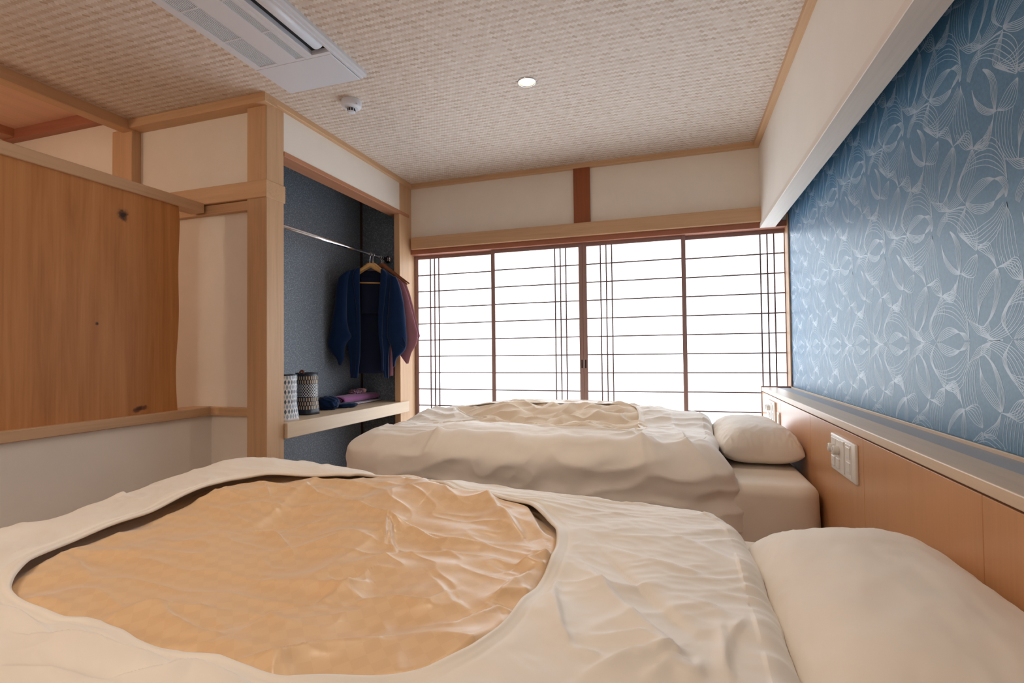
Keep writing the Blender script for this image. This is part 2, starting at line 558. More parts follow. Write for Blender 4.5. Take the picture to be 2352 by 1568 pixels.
for weft in (0, 1):
    me = bpy.data.meshes.new('ceiling_strip'); th = math.radians(45 if weft else 135)
    rot = np.array([[math.cos(th), -math.sin(th)], [math.sin(th), math.cos(th)]])
    V = SV.copy(); V[:, :2] = V[:, :2] @ rot.T
    me.from_pydata(V.tolist(), [], SF); me.materials.append(M_WEAVE)
    at = me.attributes.new('weft', 'FLOAT', 'POINT'); at.data.foreach_set('value', [float(weft)] * len(V))
    smesh[weft] = (me, V)
for q in big:
    a, b, wf = pieces[q]
    link('ceiling_strip', smesh[int(wf)][0], ceil, (a, b, ZC))
rest = np.array([q for q in range(len(pieces)) if q not in big])
nv = len(SV); VV = np.zeros((len(rest) * nv, 3)); at = np.zeros(len(rest) * nv)
for wf in (0, 1):
    sel = np.where(pieces[rest, 2] == wf)[0]
    base = smesh[wf][1]
    for s in sel:
        p = pieces[rest[s]]
        VV[s * nv:(s + 1) * nv] = base + (p[0], p[1], ZC); at[s * nv:(s + 1) * nv] = wf
FF = (np.array(SF)[None] + (np.arange(len(rest)) * nv)[:, None, None]).reshape(-1, 4)
wv = arr('woven_strips', VV, FF, M_WEAVE, ceil, False)
wv.o['kind'] = 'stuff'
a_ = wv.o.data.attributes.new('weft', 'FLOAT', 'POINT'); a_.data.foreach_set('value', at.tolist())

# --- ceiling trims
bxs('trim_3', (XL - 0.01, 0.552, 3.737, 3.785, 2.368, 2.402), M_WX, 'wooden ceiling trim above the shoji wall', 0.002)
bxs('trim_4', (0.515, 0.552, -1.5, 3.74, 2.370, 2.402), M_WY, 'wooden ceiling trim along the white bulkhead', 0.002)
bxs('trim_5', (XL - 0.01, XL + 0.028, 2.165, 3.74, 2.368, 2.402), M_WY, 'wooden ceiling trim above the closet', 0.002)
bxs('trim_6', (XB - 0.01, XL + 0.029, 2.160, YP2 + 0.01, 2.352, 2.402), M_WX, 'wooden ceiling trim between the two posts', 0.002)
bxs('trim_7', (-3.13, XB, -1.5, 2.20, 2.342, 2.53), M_WY, 'wooden ceiling beam at the edge of the stairs', 0.003)
bxs('trim_8', (-4.26, -3.12, 2.19, YP2 + 0.01, 2.450, 2.53), M_RED_X, 'cedar trim under the ceiling over the stairs', 0.002)
bxs('trim_9', (-4.26, -4.13, -1.5, 2.20, 2.46, 2.53), M_RED_Y, 'dark cedar trim on the far side over the stairs', 0.002)
# --- posts and rails
bxs('trim_10', (-2.213, XL, YP, 2.332, 0.0, 2.372), M_WZ, 'square hinoki corner post of the closet', 0.003)
bxs('trim_11', (-3.217, -3.054, 2.185, YP2 + 0.01, 1.4, 2.36), M_WZ, 'short hinoki post under the stair beam', 0.003)
bxs('trim_12', (-2.80, XL + 0.006, 2.194, 2.338, 1.853, 1.948), M_WX, 'wide horizontal rail wrapping the corner post', 0.003)
bxs('trim_13', (-2.80, -2.212, 2.21, YP2 + 0.01, 1.797, 1.850), M_WX, 'thin lower rail beside the corner post', 0.002)
bxs('trim_14', (-2.13, XL + 0.001, 3.590, 3.785, 0.0, 2.37), M_WZ, 'hinoki jamb between the closet and the shoji', 0.003)
bxs('trim_15', (-2.185, XL + 0.004, 2.33, 3.745, 2.119, 2.148), M_RED_Y, 'reddish lintel board over the closet opening', 0.002)
bxs('trim_16', (-0.711, -0.590, 3.755, 3.785, 1.95, 2.37), M_RED_Z, 'dark cedar strut on the plaster above the shoji', 0.002)
bxs('trim_17', (XL + 0.02, 0.553, 3.735, 3.80, 1.860, 1.957), M_WX, 'pale wooden rail above the shoji', 0.003)
bxs('trim_18', (-2.12, 0.716, 3.769, 3.90, 1.822, 1.861), M_RED_X, 'grooved reddish head rail of the shoji', 0.002)
bxs('trim_19', (0.707, 0.7155, 3.75, 3.90, 0.74, 1.90), M_WZ, 'thin wooden jamb between the shoji and the blue wall', 0.001)
bxs('trim_20', (-2.15, -2.088, 3.784, 3.90, 0.0, 1.87), M_WZ, 'pale inner jamb beside the first shoji', 0.002)
bxs('trim_21', (XL + 0.02, 0.716, 3.77, 3.92, 0.0, 0.04), M_RED_X)
# stair wall cap
bxs('trim_22', (-2.63, XS + 0.022, -1.5, YP2 + 0.0, 0.674, 0.7205), M_WY, 'wooden cap on the low stair wall', 0.003)
bxs('trim_23', (-2.52, -2.212, 2.214, YP2 + 0.01, 0.674, 0.7205), M_WX, 'wooden cap return beside the corner post', 0.003)

# ---------------------------------------------------------------- shoji windows
def shoji(n, x0, x1, yc, vb, label, pull=None, swr=0.030):
    t = bxs('window_%d' % n, (x0, x1, yc + 0.0005, yc + 0.0015, 0.06, 1.80), M_PAPER, label)
    t.o['kind'] = 'structure'
    sw, dp = 0.030, 0.026
    for a, b in ((x0, x0 + sw), (x1 - swr, x1)): bxo('stile', (a, b, yc - dp / 2, yc + dp / 2, 0.045, 1.832), M_SASH_Z, t, 0.0015)
    bxo('rail', (x0 + sw, x1 - swr, yc - dp / 2, yc + dp / 2, 1.794, 1.832), M_SASH_X, t)
    bxo('rail', (x0 + sw, x1 - swr, yc - dp / 2, yc + dp / 2, 0.045, 0.10), M_SASH_X, t)
    z = 1.6595
    while z > 0.12:
        bxo('lattice_bar', (x0 + sw, x1 - swr, yc - 0.0095, yc + 0.001, z - 0.0042, z + 0.0042), M_KUM, t); z -= 0.1353
    for x in vb: bxo('lattice_bar', (x - 0.0042, x + 0.0042, yc - 0.0105, yc + 0.001, 0.10, 1.794), M_KUM, t)
    if pull is not None:
        bxo('finger_pull', (pull - 0.0055, pull + 0.0055, yc - dp / 2 - 0.001, yc - dp / 2 + 0.006, 0.884, 0.946), M_DARK, t, 0.001)
    return t


shoji(1, -2.086, -1.375, 3.862, (-1.945, -1.906, -1.867), 'shoji screen sliding behind, beside the closet jamb')
shoji(2, -1.391, -0.662, 3.826, (-0.874, -0.832, -0.790), 'shoji screen with its finger pull on the right stile', -0.6745)
shoji(3, -0.6615, 0.072, 3.826, (-0.528, -0.486, -0.445), 'shoji screen with its finger pull on the left stile', -0.647)
shoji(4, 0.041, 0.712, 3.862, (0.557, 0.600, 0.642), 'shoji screen sliding behind, beside the blue wall', None, 0.010)

# ---------------------------------------------------------------- printed line pattern of the wallpaper
def wp(cx, cy):
    P = on(2000 + cx / 3.92, 300 + cy / 3.92, 'x', XW); return (P[1], P[2])


BUND = [
    ([(858, 655), (900, 545), (980, 450), (1060, 422), (1112, 432)], [(868, 672), (935, 590), (1010, 520), (1080, 455), (1114, 432)]),
    ([(1112, 432), (1180, 412), (1225, 440), (1240, 500), (1225, 590)], [(1112, 432), (1150, 450), (1185, 490), (1205, 540), (1212, 600)]),
    ([(856, 672), (900, 720), (965, 750), (1040, 730), (1100, 680), (1116, 632)], [(855, 648), (920, 663), (1000, 668), (1070, 650), (1100, 640), (1116, 632)]),
    ([(1116, 632), (1170, 590), (1210, 545)], [(1116, 632), (1150, 570), (1192, 515)]),
    ([(850, 655), (790, 590), (773, 530), (800, 430), (860, 290), (940, 140), (1000, 75), (1060, 55), (1120, 75), (1170, 150), (1205, 250), (1225, 400)],
     [(850, 655), (810, 600), (800, 520), (812, 430), (850, 375), (920, 330), (1010, 310), (1060, 312), (1110, 330), (1160, 355), (1200, 390), (1228, 430)]),
    ([(918, 165), (945, 270), (940, 380), (905, 490), (840, 610), (738, 715)], [(905, 175), (868, 270), (825, 400), (785, 530), (740, 620), (678, 700)]),
    ([(740, 145), (800, 80), (865, 5), (897, 18), (912, 80), (920, 157)], [(740, 145), (780, 116), (825, 108), (868, 125), (898, 148), (920, 158)]),
    ([(770, 40), (790, 110), (850, 172), (920, 160)], [(880, 40), (900, 90), (912, 130), (920, 160)]),
    ([(920, 160), (960, 110), (1010, 70), (1050, 20), (1064, -40)], [(920, 160), (985, 178), (1040, 160), (1068, 80), (1078, -40)]),
    ([(735, 150), (680, 240), (625, 370), (612, 460), (615, 560), (612, 655)], [(745, 155), (722, 260), (682, 360), (640, 460), (620, 560), (614, 655)]),
    ([(747, 145), (768, 230), (760, 350), (735, 470), (700, 570), (648, 660)], [(740, 160), (728, 270), (725, 390), (712, 480), (690, 570), (648, 660)]),
    ([(740, 142), (725, 70), (708, 10), (690, -30), (640, 0), (610, 40)], [(740, 142), (700, 85), (660, 68), (640, 60), (620, 55), (610, 45)]),
    ([(606, 95), (560, 150), (525, 220), (508, 270), (498, 300)], [(610, 100), (607, 200), (590, 278), (545, 306), (498, 300)]),
    ([(495, 300), (455, 322), (410, 300), (375, 240), (356, 130)], [(490, 292), (445, 275), (402, 232), (372, 185), (356, 125)]),
    ([(482, 302), (464, 190), (458, 100), (440, 40), (415, -5)], [(488, 302), (497, 150), (482, 60), (452, 10), (420, -8)]),
    ([(481, 306), (470, 370), (440, 440), (405, 500), (372, 530)], [(481, 306), (472, 400), (462, 480), (432, 545), (372, 532)]),
    ([(503, 300), (490, 420), (502, 560), (545, 650)], [(585, 285), (574, 420), (580, 560), (612, 660)]),
    ([(545, 640), (600, 715), (640, 728), (720, 725), (790, 690), (855, 680)], [(600, 652), (640, 665), (665, 680), (710, 715), (790, 700), (855, 684)]),
    ([(615, 655), (640, 655), (665, 640), (690, 600)], [(640, 722), (665, 720), (690, 690), (700, 640)]),
    ([(690, 735), (760, 703), (850, 700), (920, 770), (960, 880), (957, 1070)], [(640, 815), (700, 815), (760, 850), (830, 930), (900, 1010), (955, 1075)]),
    ([(690, 735), (640, 790), (605, 880), (600, 940)], [(700, 790), (660, 850), (640, 890), (620, 960)]),
    ([(1195, 640), (1110, 765), (1010, 845), (905, 915), (800, 930)], [(1218, 720), (1160, 890), (1085, 1000), (1000, 1052), (830, 975)]),
    ([(852, 690), (800, 800), (782, 880), (795, 935), (870, 1010), (950, 1080)], [(856, 690), (842, 800), (832, 890), (850, 960), (900, 1030), (950, 1080)]),
    ([(1225, 640), (1215, 700), (1150, 880), (1135, 1000), (1145, 1100), (1172, 1190)], [(1225, 640), (1245, 720), (1275, 800), (1292, 900), (1310, 1020), (1332, 1130)]),
]
ZM = 1.018
DY, DZ = 0.3565, 0.3545
LV, LF = [], []
HWD = 0.0009


def add_line(pts):
    pts = np.asarray(pts)
    t = np.gradient(pts, axis=0); nrm = np.c_[-t[:, 1], t[:, 0]]; nrm /= (np.linalg.norm(nrm, axis=1)[:, None] + 1e-9)
    a = pts + nrm * HWD; b = pts - nrm * HWD
    o = len(LV); xo = XW - 0.00012 - 0.000005 * (len(LF) % 29)
    for q, r in zip(a, b):
        LV.append((xo, q[0], q[1])); LV.append((xo, r[0], r[1]))
    for q in range(len(pts) - 1): LF.append((o + 2 * q, o + 2 * q + 1, o + 2 * q + 3, o + 2 * q + 2))


def clipadd(L, lo, hi, ylo, yhi):
    okm = (L[:, 1] >= lo) & (L[:, 1] <= hi) & (L[:, 0] > ylo) & (L[:, 0] < yhi)
    run = []
    for q in range(len(L)):
        if okm[q]: run.append(L[q])
        else:
            if len(run) > 2: add_line(run)
            run = []
    if len(run) > 2: add_line(run)


UNIT = []
for A, B in BUND:
    n = 20
    CA = catmull([wp(*p) for p in A], n); CB = catmull([wp(*p) for p in B], n)
    for q in range(6):
        f = q / 5.0; UNIT.append(CA * (1 - f) + CB * f)
for r in range(-2, 4):
    for c in range(-4, 8):
        oy = c * DY + (r % 2) * DY / 2 ; oz = r * DZ
        for L in UNIT:
            LL = L + (oy, oz)
            if LL[:, 0].max() < 0.95 or LL[:, 0].min() > 3.77: continue
            clipadd(LL, ZM, 2.39, 0.95, 3.765)
            MR = LL.copy(); MR[:, 1] = 2 * ZM - MR[:, 1]
            clipadd(MR, 0.762, ZM, 0.95, 3.765)
lp = arr('printed_lines', LV, LF, M_LINE, wr, False); lp.o['kind'] = 'stuff'

# ---------------------------------------------------------------- headboard
hb = thing('headboard', (0.6, 2.0, 0.0), 'long wooden headboard counter under the blue wallpaper', 'headboard')
ys = [-1.49, -0.79, -0.14, 0.51, 1.184, 1.826, 2.483, 3.141, 3.772]
for a, b in zip(ys[:-1], ys[1:]):
    bxo('front_panel', (HX, HX + 0.02, a + 0.0008, b - 0.0008, 0.02, HZ - 0.001), M_HEAD, hb, 0.0008)
bxo('carcass', (HX + 0.012, XW - 0.003, -1.49, 3.77, 0.0, HZ + 0.004), M_DKWOOD, hb)
bxo('cap', (HX - 0.002, 0.628, -1.49, 3.776, HZ + 0.0035, 0.757), M_PALE_Y, hb, 0.003, 2)
bxo('inlay_strip', (0.628, 0.707, -1.49, 3.774, HZ, 0.7525), M_GREY, hb)
bxo('back_lip', (0.707, XW - 0.003, -1.49, 3.774, HZ, 0.762), M_PALE_Y, hb, 0.001)
bxo('end_board', (HX - 0.004, XW - 0.003, 3.774, 3.79, 0.0, 0.763), M_SASH_Z, hb, 0.001)


def switch_plate(name, y0, y1, z0, z1, label):
    """wide plate: two dial columns with rocker buttons, a slim blank, a socket column"""
    t = thing(name, (HX, (y0 + y1) / 2, z0), label, 'switch')
    X = HX
    W = y1 - y0; H = z1 - z0
    Y = lambda f: y1 - f * W          # f = 0 at the end by the window
    Zz = lambda f: z0 + f * H
    bxo('cover_plate', (X - 0.009, X + 0.001, y0, y1, z0, z1), M_WHITE2, t, 0.0035, 2, True)
    for f0, f1 in ((0.05, 0.245), (0.255, 0.45)):
        bxo('insert', (X - 0.0105, X - 0.008, Y(f1), Y(f0), Zz(0.1), Zz(0.9)), M_WHITE2, t, 0.0008)
        yc = (Y(f0) + Y(f1)) / 2
        bm = bmesh.new(); n = 28; zc = Zz(0.62); rr = 0.0155
        prof = [(rr * 0.9, 0.009), (rr, 0.011), (rr, 0.024), (rr * 0.86, 0.0275), (0.0, 0.0275)]
        rings = []
        for r_, xx in prof:
            rings.append([bm.verts.new((X - xx, yc + r_ * math.cos(2 * math.pi * q / n), zc + r_ * math.sin(2 * math.pi * q / n))) for q in range(n)])
        for a in range(len(rings) - 1):
            for q in range(n): bm.faces.new((rings[a][q], rings[a][(q + 1) % n], rings[a + 1][(q + 1) % n], rings[a + 1][q]))
        bmesh.ops.remove_doubles(bm, verts=bm.verts[:], dist=1e-6)
        kn = obj('dial', bm, M_WHITE2, t, True)
        bxo('pointer', (X - 0.0285, X - 0.0272, yc - 0.0012, yc + 0.0012, zc, zc + rr * 0.8), M_GREY, kn)
        bt = bxo('rocker_button', (X - 0.0145, X - 0.010, yc - 0.0175, yc + 0.0175, Zz(0.14), Zz(0.40)), M_WHITE2, t, 0.0012)
        bxo('mark', (X - 0.0150, X - 0.0144, yc - 0.003, yc + 0.003, Zz(0.265), Zz(0.275)), M_GREY, bt)
    bxo('blank_insert', (X - 0.0125, X - 0.008, Y(0.60), Y(0.47), Zz(0.08), Zz(0.93)), M_WHITE2, t, 0.0012)
    so = bxo('insert', (X - 0.0105, X - 0.008, Y(0.86), Y(0.65), Zz(0.08), Zz(0.92)), M_WHITE2, t, 0.0008)
    for f in (0.70, 0.32):
        b = bxo('rocker_button', (X - 0.0125, X - 0.010, Y(0.83), Y(0.68), Zz(f - 0.15), Zz(f + 0.15)), M_WHITE2, t, 0.001)
        bxo('mark', (X - 0.0129, X - 0.0124, Y(0.79), Y(0.72), Zz(f - 0.11), Zz(f - 0.08)), M_WHITE, b)
    return t


switch_plate('switch_plate', 1.872, 2.140, 0.573, 0.700, 'white switch plate with two dials on the headboard panel between the beds')
switch_plate('switch_plate', on(1783, 960, 'x', HX)[1], on(1767, 955, 'x', HX)[1], 0.580, 0.700, 'white switch plate seen edge on above the pillow near the shoji')
ws = thing('wall_socket', (HX, 3.16, 0.56), 'small square socket frame beside the edge-on switch plate', 'socket')
bxo('frame', (HX - 0.006, HX + 0.001, 3.150, 3.215, 0.575, 0.655), M_WHITE2, ws, 0.001)
bxo('recess_plate', (HX - 0.0075, HX - 0.005, 3.160, 3.204, 0.585, 0.645), M_HEAD, ws, 0.001)

# ---------------------------------------------------------------- stair partition board
pb = thing('partition_board', (-2.53, 0.4, 0.72), 'wide knotty cedar board with a top rail standing on the low stair wall', 'partition')
bm = bmesh.new()
zs = np.linspace(0.718, 1.812, 24)
ye = 2.045 + 0.006 * np.sin(zs * 5.1) + 0.005 * np.sin(zs * 11 + 1) - 0.004 * (zs > 1.74) * (zs - 1.74) * 20
fr = []
for z, e in zip(zs, ye):
    fr.append([bm.verts.new((xx, yy, z)) for xx, yy in ((-2.515, -1.45), (-2.515, e), (-2.52, e + 0.006), (-2.545, e), (-2.545, -1.45))])
for a in range(len(fr) - 1):
    for q in range(5): bm.faces.new((fr[a][q], fr[a][(q + 1) % 5], fr[a + 1][(q + 1) % 5], fr[a + 1][q]))
bm.faces.new(fr[0]); bm.faces.new(fr[-1])
obj('board', bm, M_BOARD, None, False, base=(0, 0, 0))
bo = bpy.data.objects['board']; bo.parent = pb.o; bo.location = -Vector(pb.b)
bxo('top_rail', (-2.60, XS, -1.45, 2.192, 1.803, 1.857), M_WY, pb, 0.003)

# ---------------------------------------------------------------- closet shelf and rod
tag(bxo('closet_shelf', (-2.506, -2.06, 2.333, 3.698, 0.541, 0.627), M_PALE_Y, None, 0.003), 'thick pale wooden shelf across the closet', 'shelf')
rd = thing('clothes_rod', (-2.24, 3.0, 1.75), 'polished steel clothes rod across the closet', 'rod')
ZR = 1.778
bm = bmesh.new(); tube(bm, [(-2.24, 2.336, ZR), (-2.24, 3.69, ZR)], 0.0135, 18); obj('tube', bm, M_STEEL, rd, True)
for yy in (2.336, 3.675):
    bm = bmesh.new(); tube(bm, [(-2.24, yy, ZR), (-2.24, yy + 0.024, ZR)], 0.030, 24); fl = obj('bracket', bm, M_STEEL, rd, True)
    bm = bmesh.new(); tube(bm, [(-2.24, yy - 0.018, ZR), (-2.24, yy + 0.04, ZR)], 0.018, 18); obj('collar', bm, M_STEEL, fl, True)

# ---------------------------------------------------------------- ceiling fittings
ac = thing('air_conditioner', (-1.67, 1.62, 2.37), 'white ceiling cassette air conditioner with slatted grilles', 'air conditioner')
Y0, Y1 = 1.295, 1.945
zt, zb_ = 2.4005, 2.370
bxo('backing', (-1.885, -1.455, 1.08, 2.16, 2.392, 2.4005), M_DARK, ac)
for a, b in ((1.945, 2.178), (1.062, 1.295)):
    bxo('end_cover', (-1.899, -1.476, a + 0.001, b - 0.001, zb_, zt), M_WHITE, ac, 0.002)
bxo('side_border', (-1.899, -1.861, Y0, Y1, zb_, zt), M_WHITE, ac, 0.0015)
bxo('centre_panel', (-1.762, -1.653, Y0, Y1, zb_, zt), M_WHITE, ac, 0.0015)
bxo('slim_panel', (-1.608, -1.5885, Y0, Y1, zb_, zt), M_WHITE, ac, 0.001)
bxo('slim_panel', (-1.5875, -1.563, Y0, Y1, zb_, zt), M_WHITE, ac, 0.001)
bm = bmesh.new()
pr = [(-1.470, 2.4005), (-1.470, 2.372), (-1.4665, 2.370), (-1.4575, 2.370), (-1.4545, 2.375), (-1.4400, 2.375), (-1.4350, 2.384), (-1.4350, 2.4005)]
ra = [[bm.verts.new((x, y, z)) for x, z in pr] for y in (1.055, 2.172)]
for q in range(len(pr)): bm.faces.new((ra[0][q], ra[0][(q + 1) % len(pr)], ra[1][(q + 1) % len(pr)], ra[1][q]))
bm.faces.new(ra[0]); bm.faces.new(ra[1][::-1])
obj('edge_moulding', bm, M_WHITE, ac)
for xa, xb, ns in ((-1.861, -1.762, 11), (-1.653, -1.608, 6)):
    for c in range(3):
        ya = 1.929 - 0.2065 * (c + 1) + 0.006; yb = 1.929 - 0.2065 * c
        gr = bxo('grille', (xa, xb, ya - 0.006, ya, zb_ + 0.001, zt), M_WHITE, ac)
        for q in range(ns):
            x = xa + (xb - xa) * (q + 0.5) / ns
            wdt = (xb - xa) / ns * 0.5
            bxo('slat', (x - wdt / 2, x + wdt / 2, ya - 0.0005, yb + 0.0005, zb_ + 0.0015, zb_ + 0.012), M_WHITE, gr)
    bxo('grille', (xa, xb, 1.929, Y1, zb_, zt), M_WHITE, ac)
bm = bmesh.new()
n = 12; rr_ = []
for y in (Y0 + 0.03, 1.893):
    rr_.append([bm.verts.new((-1.504 + 0.030 * math.cos(math.pi * (1 + q / n)), y, 2.388 + 0.020 * math.sin(math.pi * (1 + q / n)))) for q in range(n + 1)])
for q in range(n): bm.faces.new((rr_[0][q], rr_[0][q + 1], rr_[1][q + 1], rr_[1][q]))
bm.faces.new(rr_[0]); bm.faces.new(rr_[1][::-1])
bm.faces.new((rr_[0][0], rr_[1][0], rr_[1][-1], rr_[0][-1]))
obj('vane', bm, M_WHITE, ac, True)
bxo('outlet_end', (-1.563, -1.470, 1.927, Y1, zb_, zt), M_WHITE, ac)

sd = thing('smoke_detector', (-1.683, 2.398, 2.33), 'round white smoke detector on the woven ceiling beside the closet', 'smoke detector')
bm = bmesh.new(); lathe(bm, [(0.0, 2.402), (0.050, 2.402), (0.0535, 2.398), (0.0535, 2.372), (0.050, 2.364), (0.036, 2.3585), (0.020, 2.357), (0.0, 2.357)], -1.683, 2.398, 44)
obj('housing', bm, M_WHITE, sd)
bm = bmesh.new(); lathe(bm, [(0.0, 2.358), (0.0185, 2.358), (0.0185, 2.340), (0.0, 2.340)], -1.683, 2.398, 28); obj('sensor_cage', bm, M_GREY, sd)
for q in range(8):
    a = q * math.pi / 4; bxo('cage_slot', (-1.683 + 0.0175 * math.cos(a) - 0.003, -1.683 + 0.0175 * math.cos(a) + 0.003, 2.398 + 0.0175 * math.sin(a) - 0.003, 2.398 + 0.0175 * math.sin(a) + 0.003, 2.342, 2.356), M_DARK, sd)
bm = bmesh.new(); lathe(bm, [(0.0, 2.341), (0.021, 2.341), (0.021, 2.337), (0.015, 2.334), (0.0, 2.334)], -1.683, 2.398, 28); obj('sensor_cap', bm, M_WHITE, sd, True)
bxo('test_lamp', (-1.640, -1.632, 2.37, 2.38, 2.366, 2.372), M_STEEL, sd)

M_REFL = plain('satin_reflector', lin(235, 228, 215), 0.3, 0.5, metal=0.6)
for i, (lx, ly) in enumerate(LAMPS):
    dl = thing('downlight', (lx, ly, 2.396), ['lit round downlight in the ceiling between the bed and the shoji', 'added out-of-view downlight in the ceiling above the near bed',
               'added out-of-view downlight in the ceiling at the back of the room', 'added out-of-view downlight in the ceiling near the low stair wall'][i], 'downlight')
    bm = bmesh.new(); lathe(bm, [(0.0415, 2.4030), (0.0415, 2.3965), (0.0445, 2.3945), (0.0480, 2.3970), (0.0480, 2.4015)], lx, ly, 44); obj('trim_ring', bm, M_STEEL, dl, True)
    bm = bmesh.new(); lathe(bm, [(0.0415, 2.398), (0.0385, 2.412), (0.031, 2.440)], lx, ly, 44); obj('reflector', bm, M_REFL, dl, True)
    bm = bmesh.new(); lathe(bm, [(0.032, 2.441), (0.026, 2.436), (0.0001, 2.434)], lx, ly, 36, True); obj('lens', bm, M_LAMP, dl, True)
    ld = bpy.data.lights.new('lamp', 'SPOT'); ld.energy = LAMP_W; ld.color = WARM; ld.spot_size = math.radians(118); ld.spot_blend = 0.9
    ld.shadow_soft_size = 0.028
    lo = bpy.data.objects.new('lamp', ld); COL.objects.link(lo); lo.parent = dl.o; lo.location = (0, 0, 0.0)
# warm globe added out of sight to brighten the stair side
dl = thing('stair_fill_globe', (-3.65, 0.5, 1.75), 'added round fill light over the stairs, out of view', 'lamp')
bm = bmesh.new(); lathe(bm, [(0.0, 2.05)] + [(0.15 * math.sin(q * math.pi / 12), 1.90 + 0.15 * math.cos(q * math.pi / 12)) for q in range(1, 12)] + [(0.0, 1.75)], -3.65, 0.5, 36); obj('diffuser', bm, mat_emit('stair_fill_glow', (1.0, 0.80, 0.60, 1), 14.0), dl, True)
bm = bmesh.new(); tube(bm, [(-3.65, 0.5, 2.04), (-3.65, 0.5, 2.52)], 0.004, 8); obj('cord', bm, M_DARK, dl, True)

dl = thing('room_fill_dome', (-1.35, -0.75, 2.30), 'added opal fill light behind the camera, out of view', 'lamp')  # fill light added behind the camera to lift the whole room
bm = bmesh.new(); lathe(bm, [(0.0, 2.402), (0.23, 2.402), (0.25, 2.37), (0.23, 2.325), (0.15, 2.30), (0.0, 2.295)], -1.35, -0.75, 44); obj('diffuser', bm, mat_emit('fill_dome_glow', (1.0, 0.95, 0.89, 1), 10.5), dl, True)

# ---------------------------------------------------------------- hangers and jackets
def plane(px, py, P0, ang):
    d = FWD + RGT * (px - 1176.0) / FPX - UPV * (py - 784.0) / FPX
    nn = np.array([math.sin(ang), -math.cos(ang), 0])
    t = ((np.array(P0) - CAM) @ nn) / (d @ nn)
    return CAM + d * t


def JP(cx, cy, pl): return plane(740 + cx / 5.225, 580 + cy / 5.225, *pl)


def hanger(cpts, pl, m, label, bar=None, tipr=0.009):
    top = JP(*cpts[len(cpts) // 2], pl)
    yh = pl[0][1]
    t = thing('coat_hanger', (top[0], top[1], top[2] - 0.2), label, 'hanger')
    P = catmull([JP(*c, pl) for c in cpts], 25)
    rs = [tipr + (0.017 - tipr) * math.exp(-((q - 12) / 6.5) ** 2) for q in range(25)]
    bm = bmesh.new(); tube(bm, P.tolist(), rs, 12)
    nn = Vector((math.sin(pl[1]), -math.cos(pl[1]), 0)); p0 = Vector(pl[0])
    for v in bm.verts: v.co -= nn * ((v.co - p0).dot(nn) * 0.5)      # a hanger is half as thick as it is tall
    obj('shoulder_bar', bm, m, t, True)
    c = P[12]
    hk = [c + np.array([0, 0, 0.008]), c + np.array([0, 0, 0.035])]
    rodp = np.array([-2.24, yh, ZR])
    for q in range(13):
        a = -0.9 * math.pi + q / 12 * 1.75 * math.pi
        a = math.pi * (-0.45) + q / 12 * math.pi * 1.45
        hk.append(rodp + 0.0151 * np.array([math.cos(a) * 1.0, 0, math.sin(a)]))
    bm = bmesh.new(); tube(bm, catmull(hk, 40).tolist(), 0.0019, 8); obj('hook', bm, M_STEEL, t, True)
    if bar:
        bm = bmesh.new(); tube(bm, [JP(*bar[0], pl).tolist(), JP(*bar[1], pl).tolist()], 0.0055, 10); obj('trouser_bar', bm, m, t, True)
    return t


PL1 = ((-2.24, 3.425, 1.7), math.radians(28))
PL1b = ((-2.24, 3.460, 1.7), math.radians(28))
PL2 = ((-2.24, 3.563, 1.7), 0.0)
PL2b = ((-2.24, 3.584, 1.7), math.radians(-2.5))
PL2j = ((-2.24, 3.565, 1.7), math.radians(2))
hanger([(330, 290), (450, 215), (520, 172), (572, 145), (640, 190), (715, 238), (800, 300)], PL1, M_HANG, 'beech hanger holding the navy jacket', ((400, 358), (760, 368)))
hanger([(400, 280), (500, 208), (560, 168), (610, 145), (665, 178), (730, 230), (800, 300)], PL1b, M_HANG, 'beech hanger just behind the navy jacket')
hanger([(560, 300), (640, 215), (690, 165), (716, 150), (770, 190), (880, 270), (1022, 380)], PL2, M_HANG2, 'brown hanger holding the mauve jacket', None, 0.005)
hanger([(570, 300), (650, 215), (705, 165), (730, 148), (790, 190), (900, 265), (1045, 372)], PL2b, M_HANG2, 'brown hanger behind the mauve jacket', None, 0.005)


def sheet(rows, pl, off, bulge, folds, nu=20, nv=60, seed=1, edge=0.0):
    """garment panel: rows of (y, left, right) in crop pixels, laid on the plane and pushed out along its normal"""
    rows = np.array(rows, float); ys = np.linspace(rows[0, 0], rows[-1, 0], nv)
    L = np.interp(ys, rows[:, 0], rows[:, 1]); Rr = np.interp(ys, rows[:, 0], rows[:, 2])
    nn = np.array([math.sin(pl[1]), -math.cos(pl[1]), 0])
    V = []
    for r, y in enumerate(ys):
        tv = r / (nv - 1)
        for c in range(nu):
            s = c / (nu - 1)
            x = L[r] + (Rr[r] - L[r]) * s
            dpt = off + bulge * (1 - (2 * s - 1) ** 2) + folds * (0.3 + 0.7 * tv) * math.sin(s * 9 + seed + tv * 1.5) + 0.5 * folds * float(pn(s * 3, tv * 4, seed))
            V.append(JP(x, y, pl) + nn * dpt)
    return np.array(V), gridf(nv, nu)


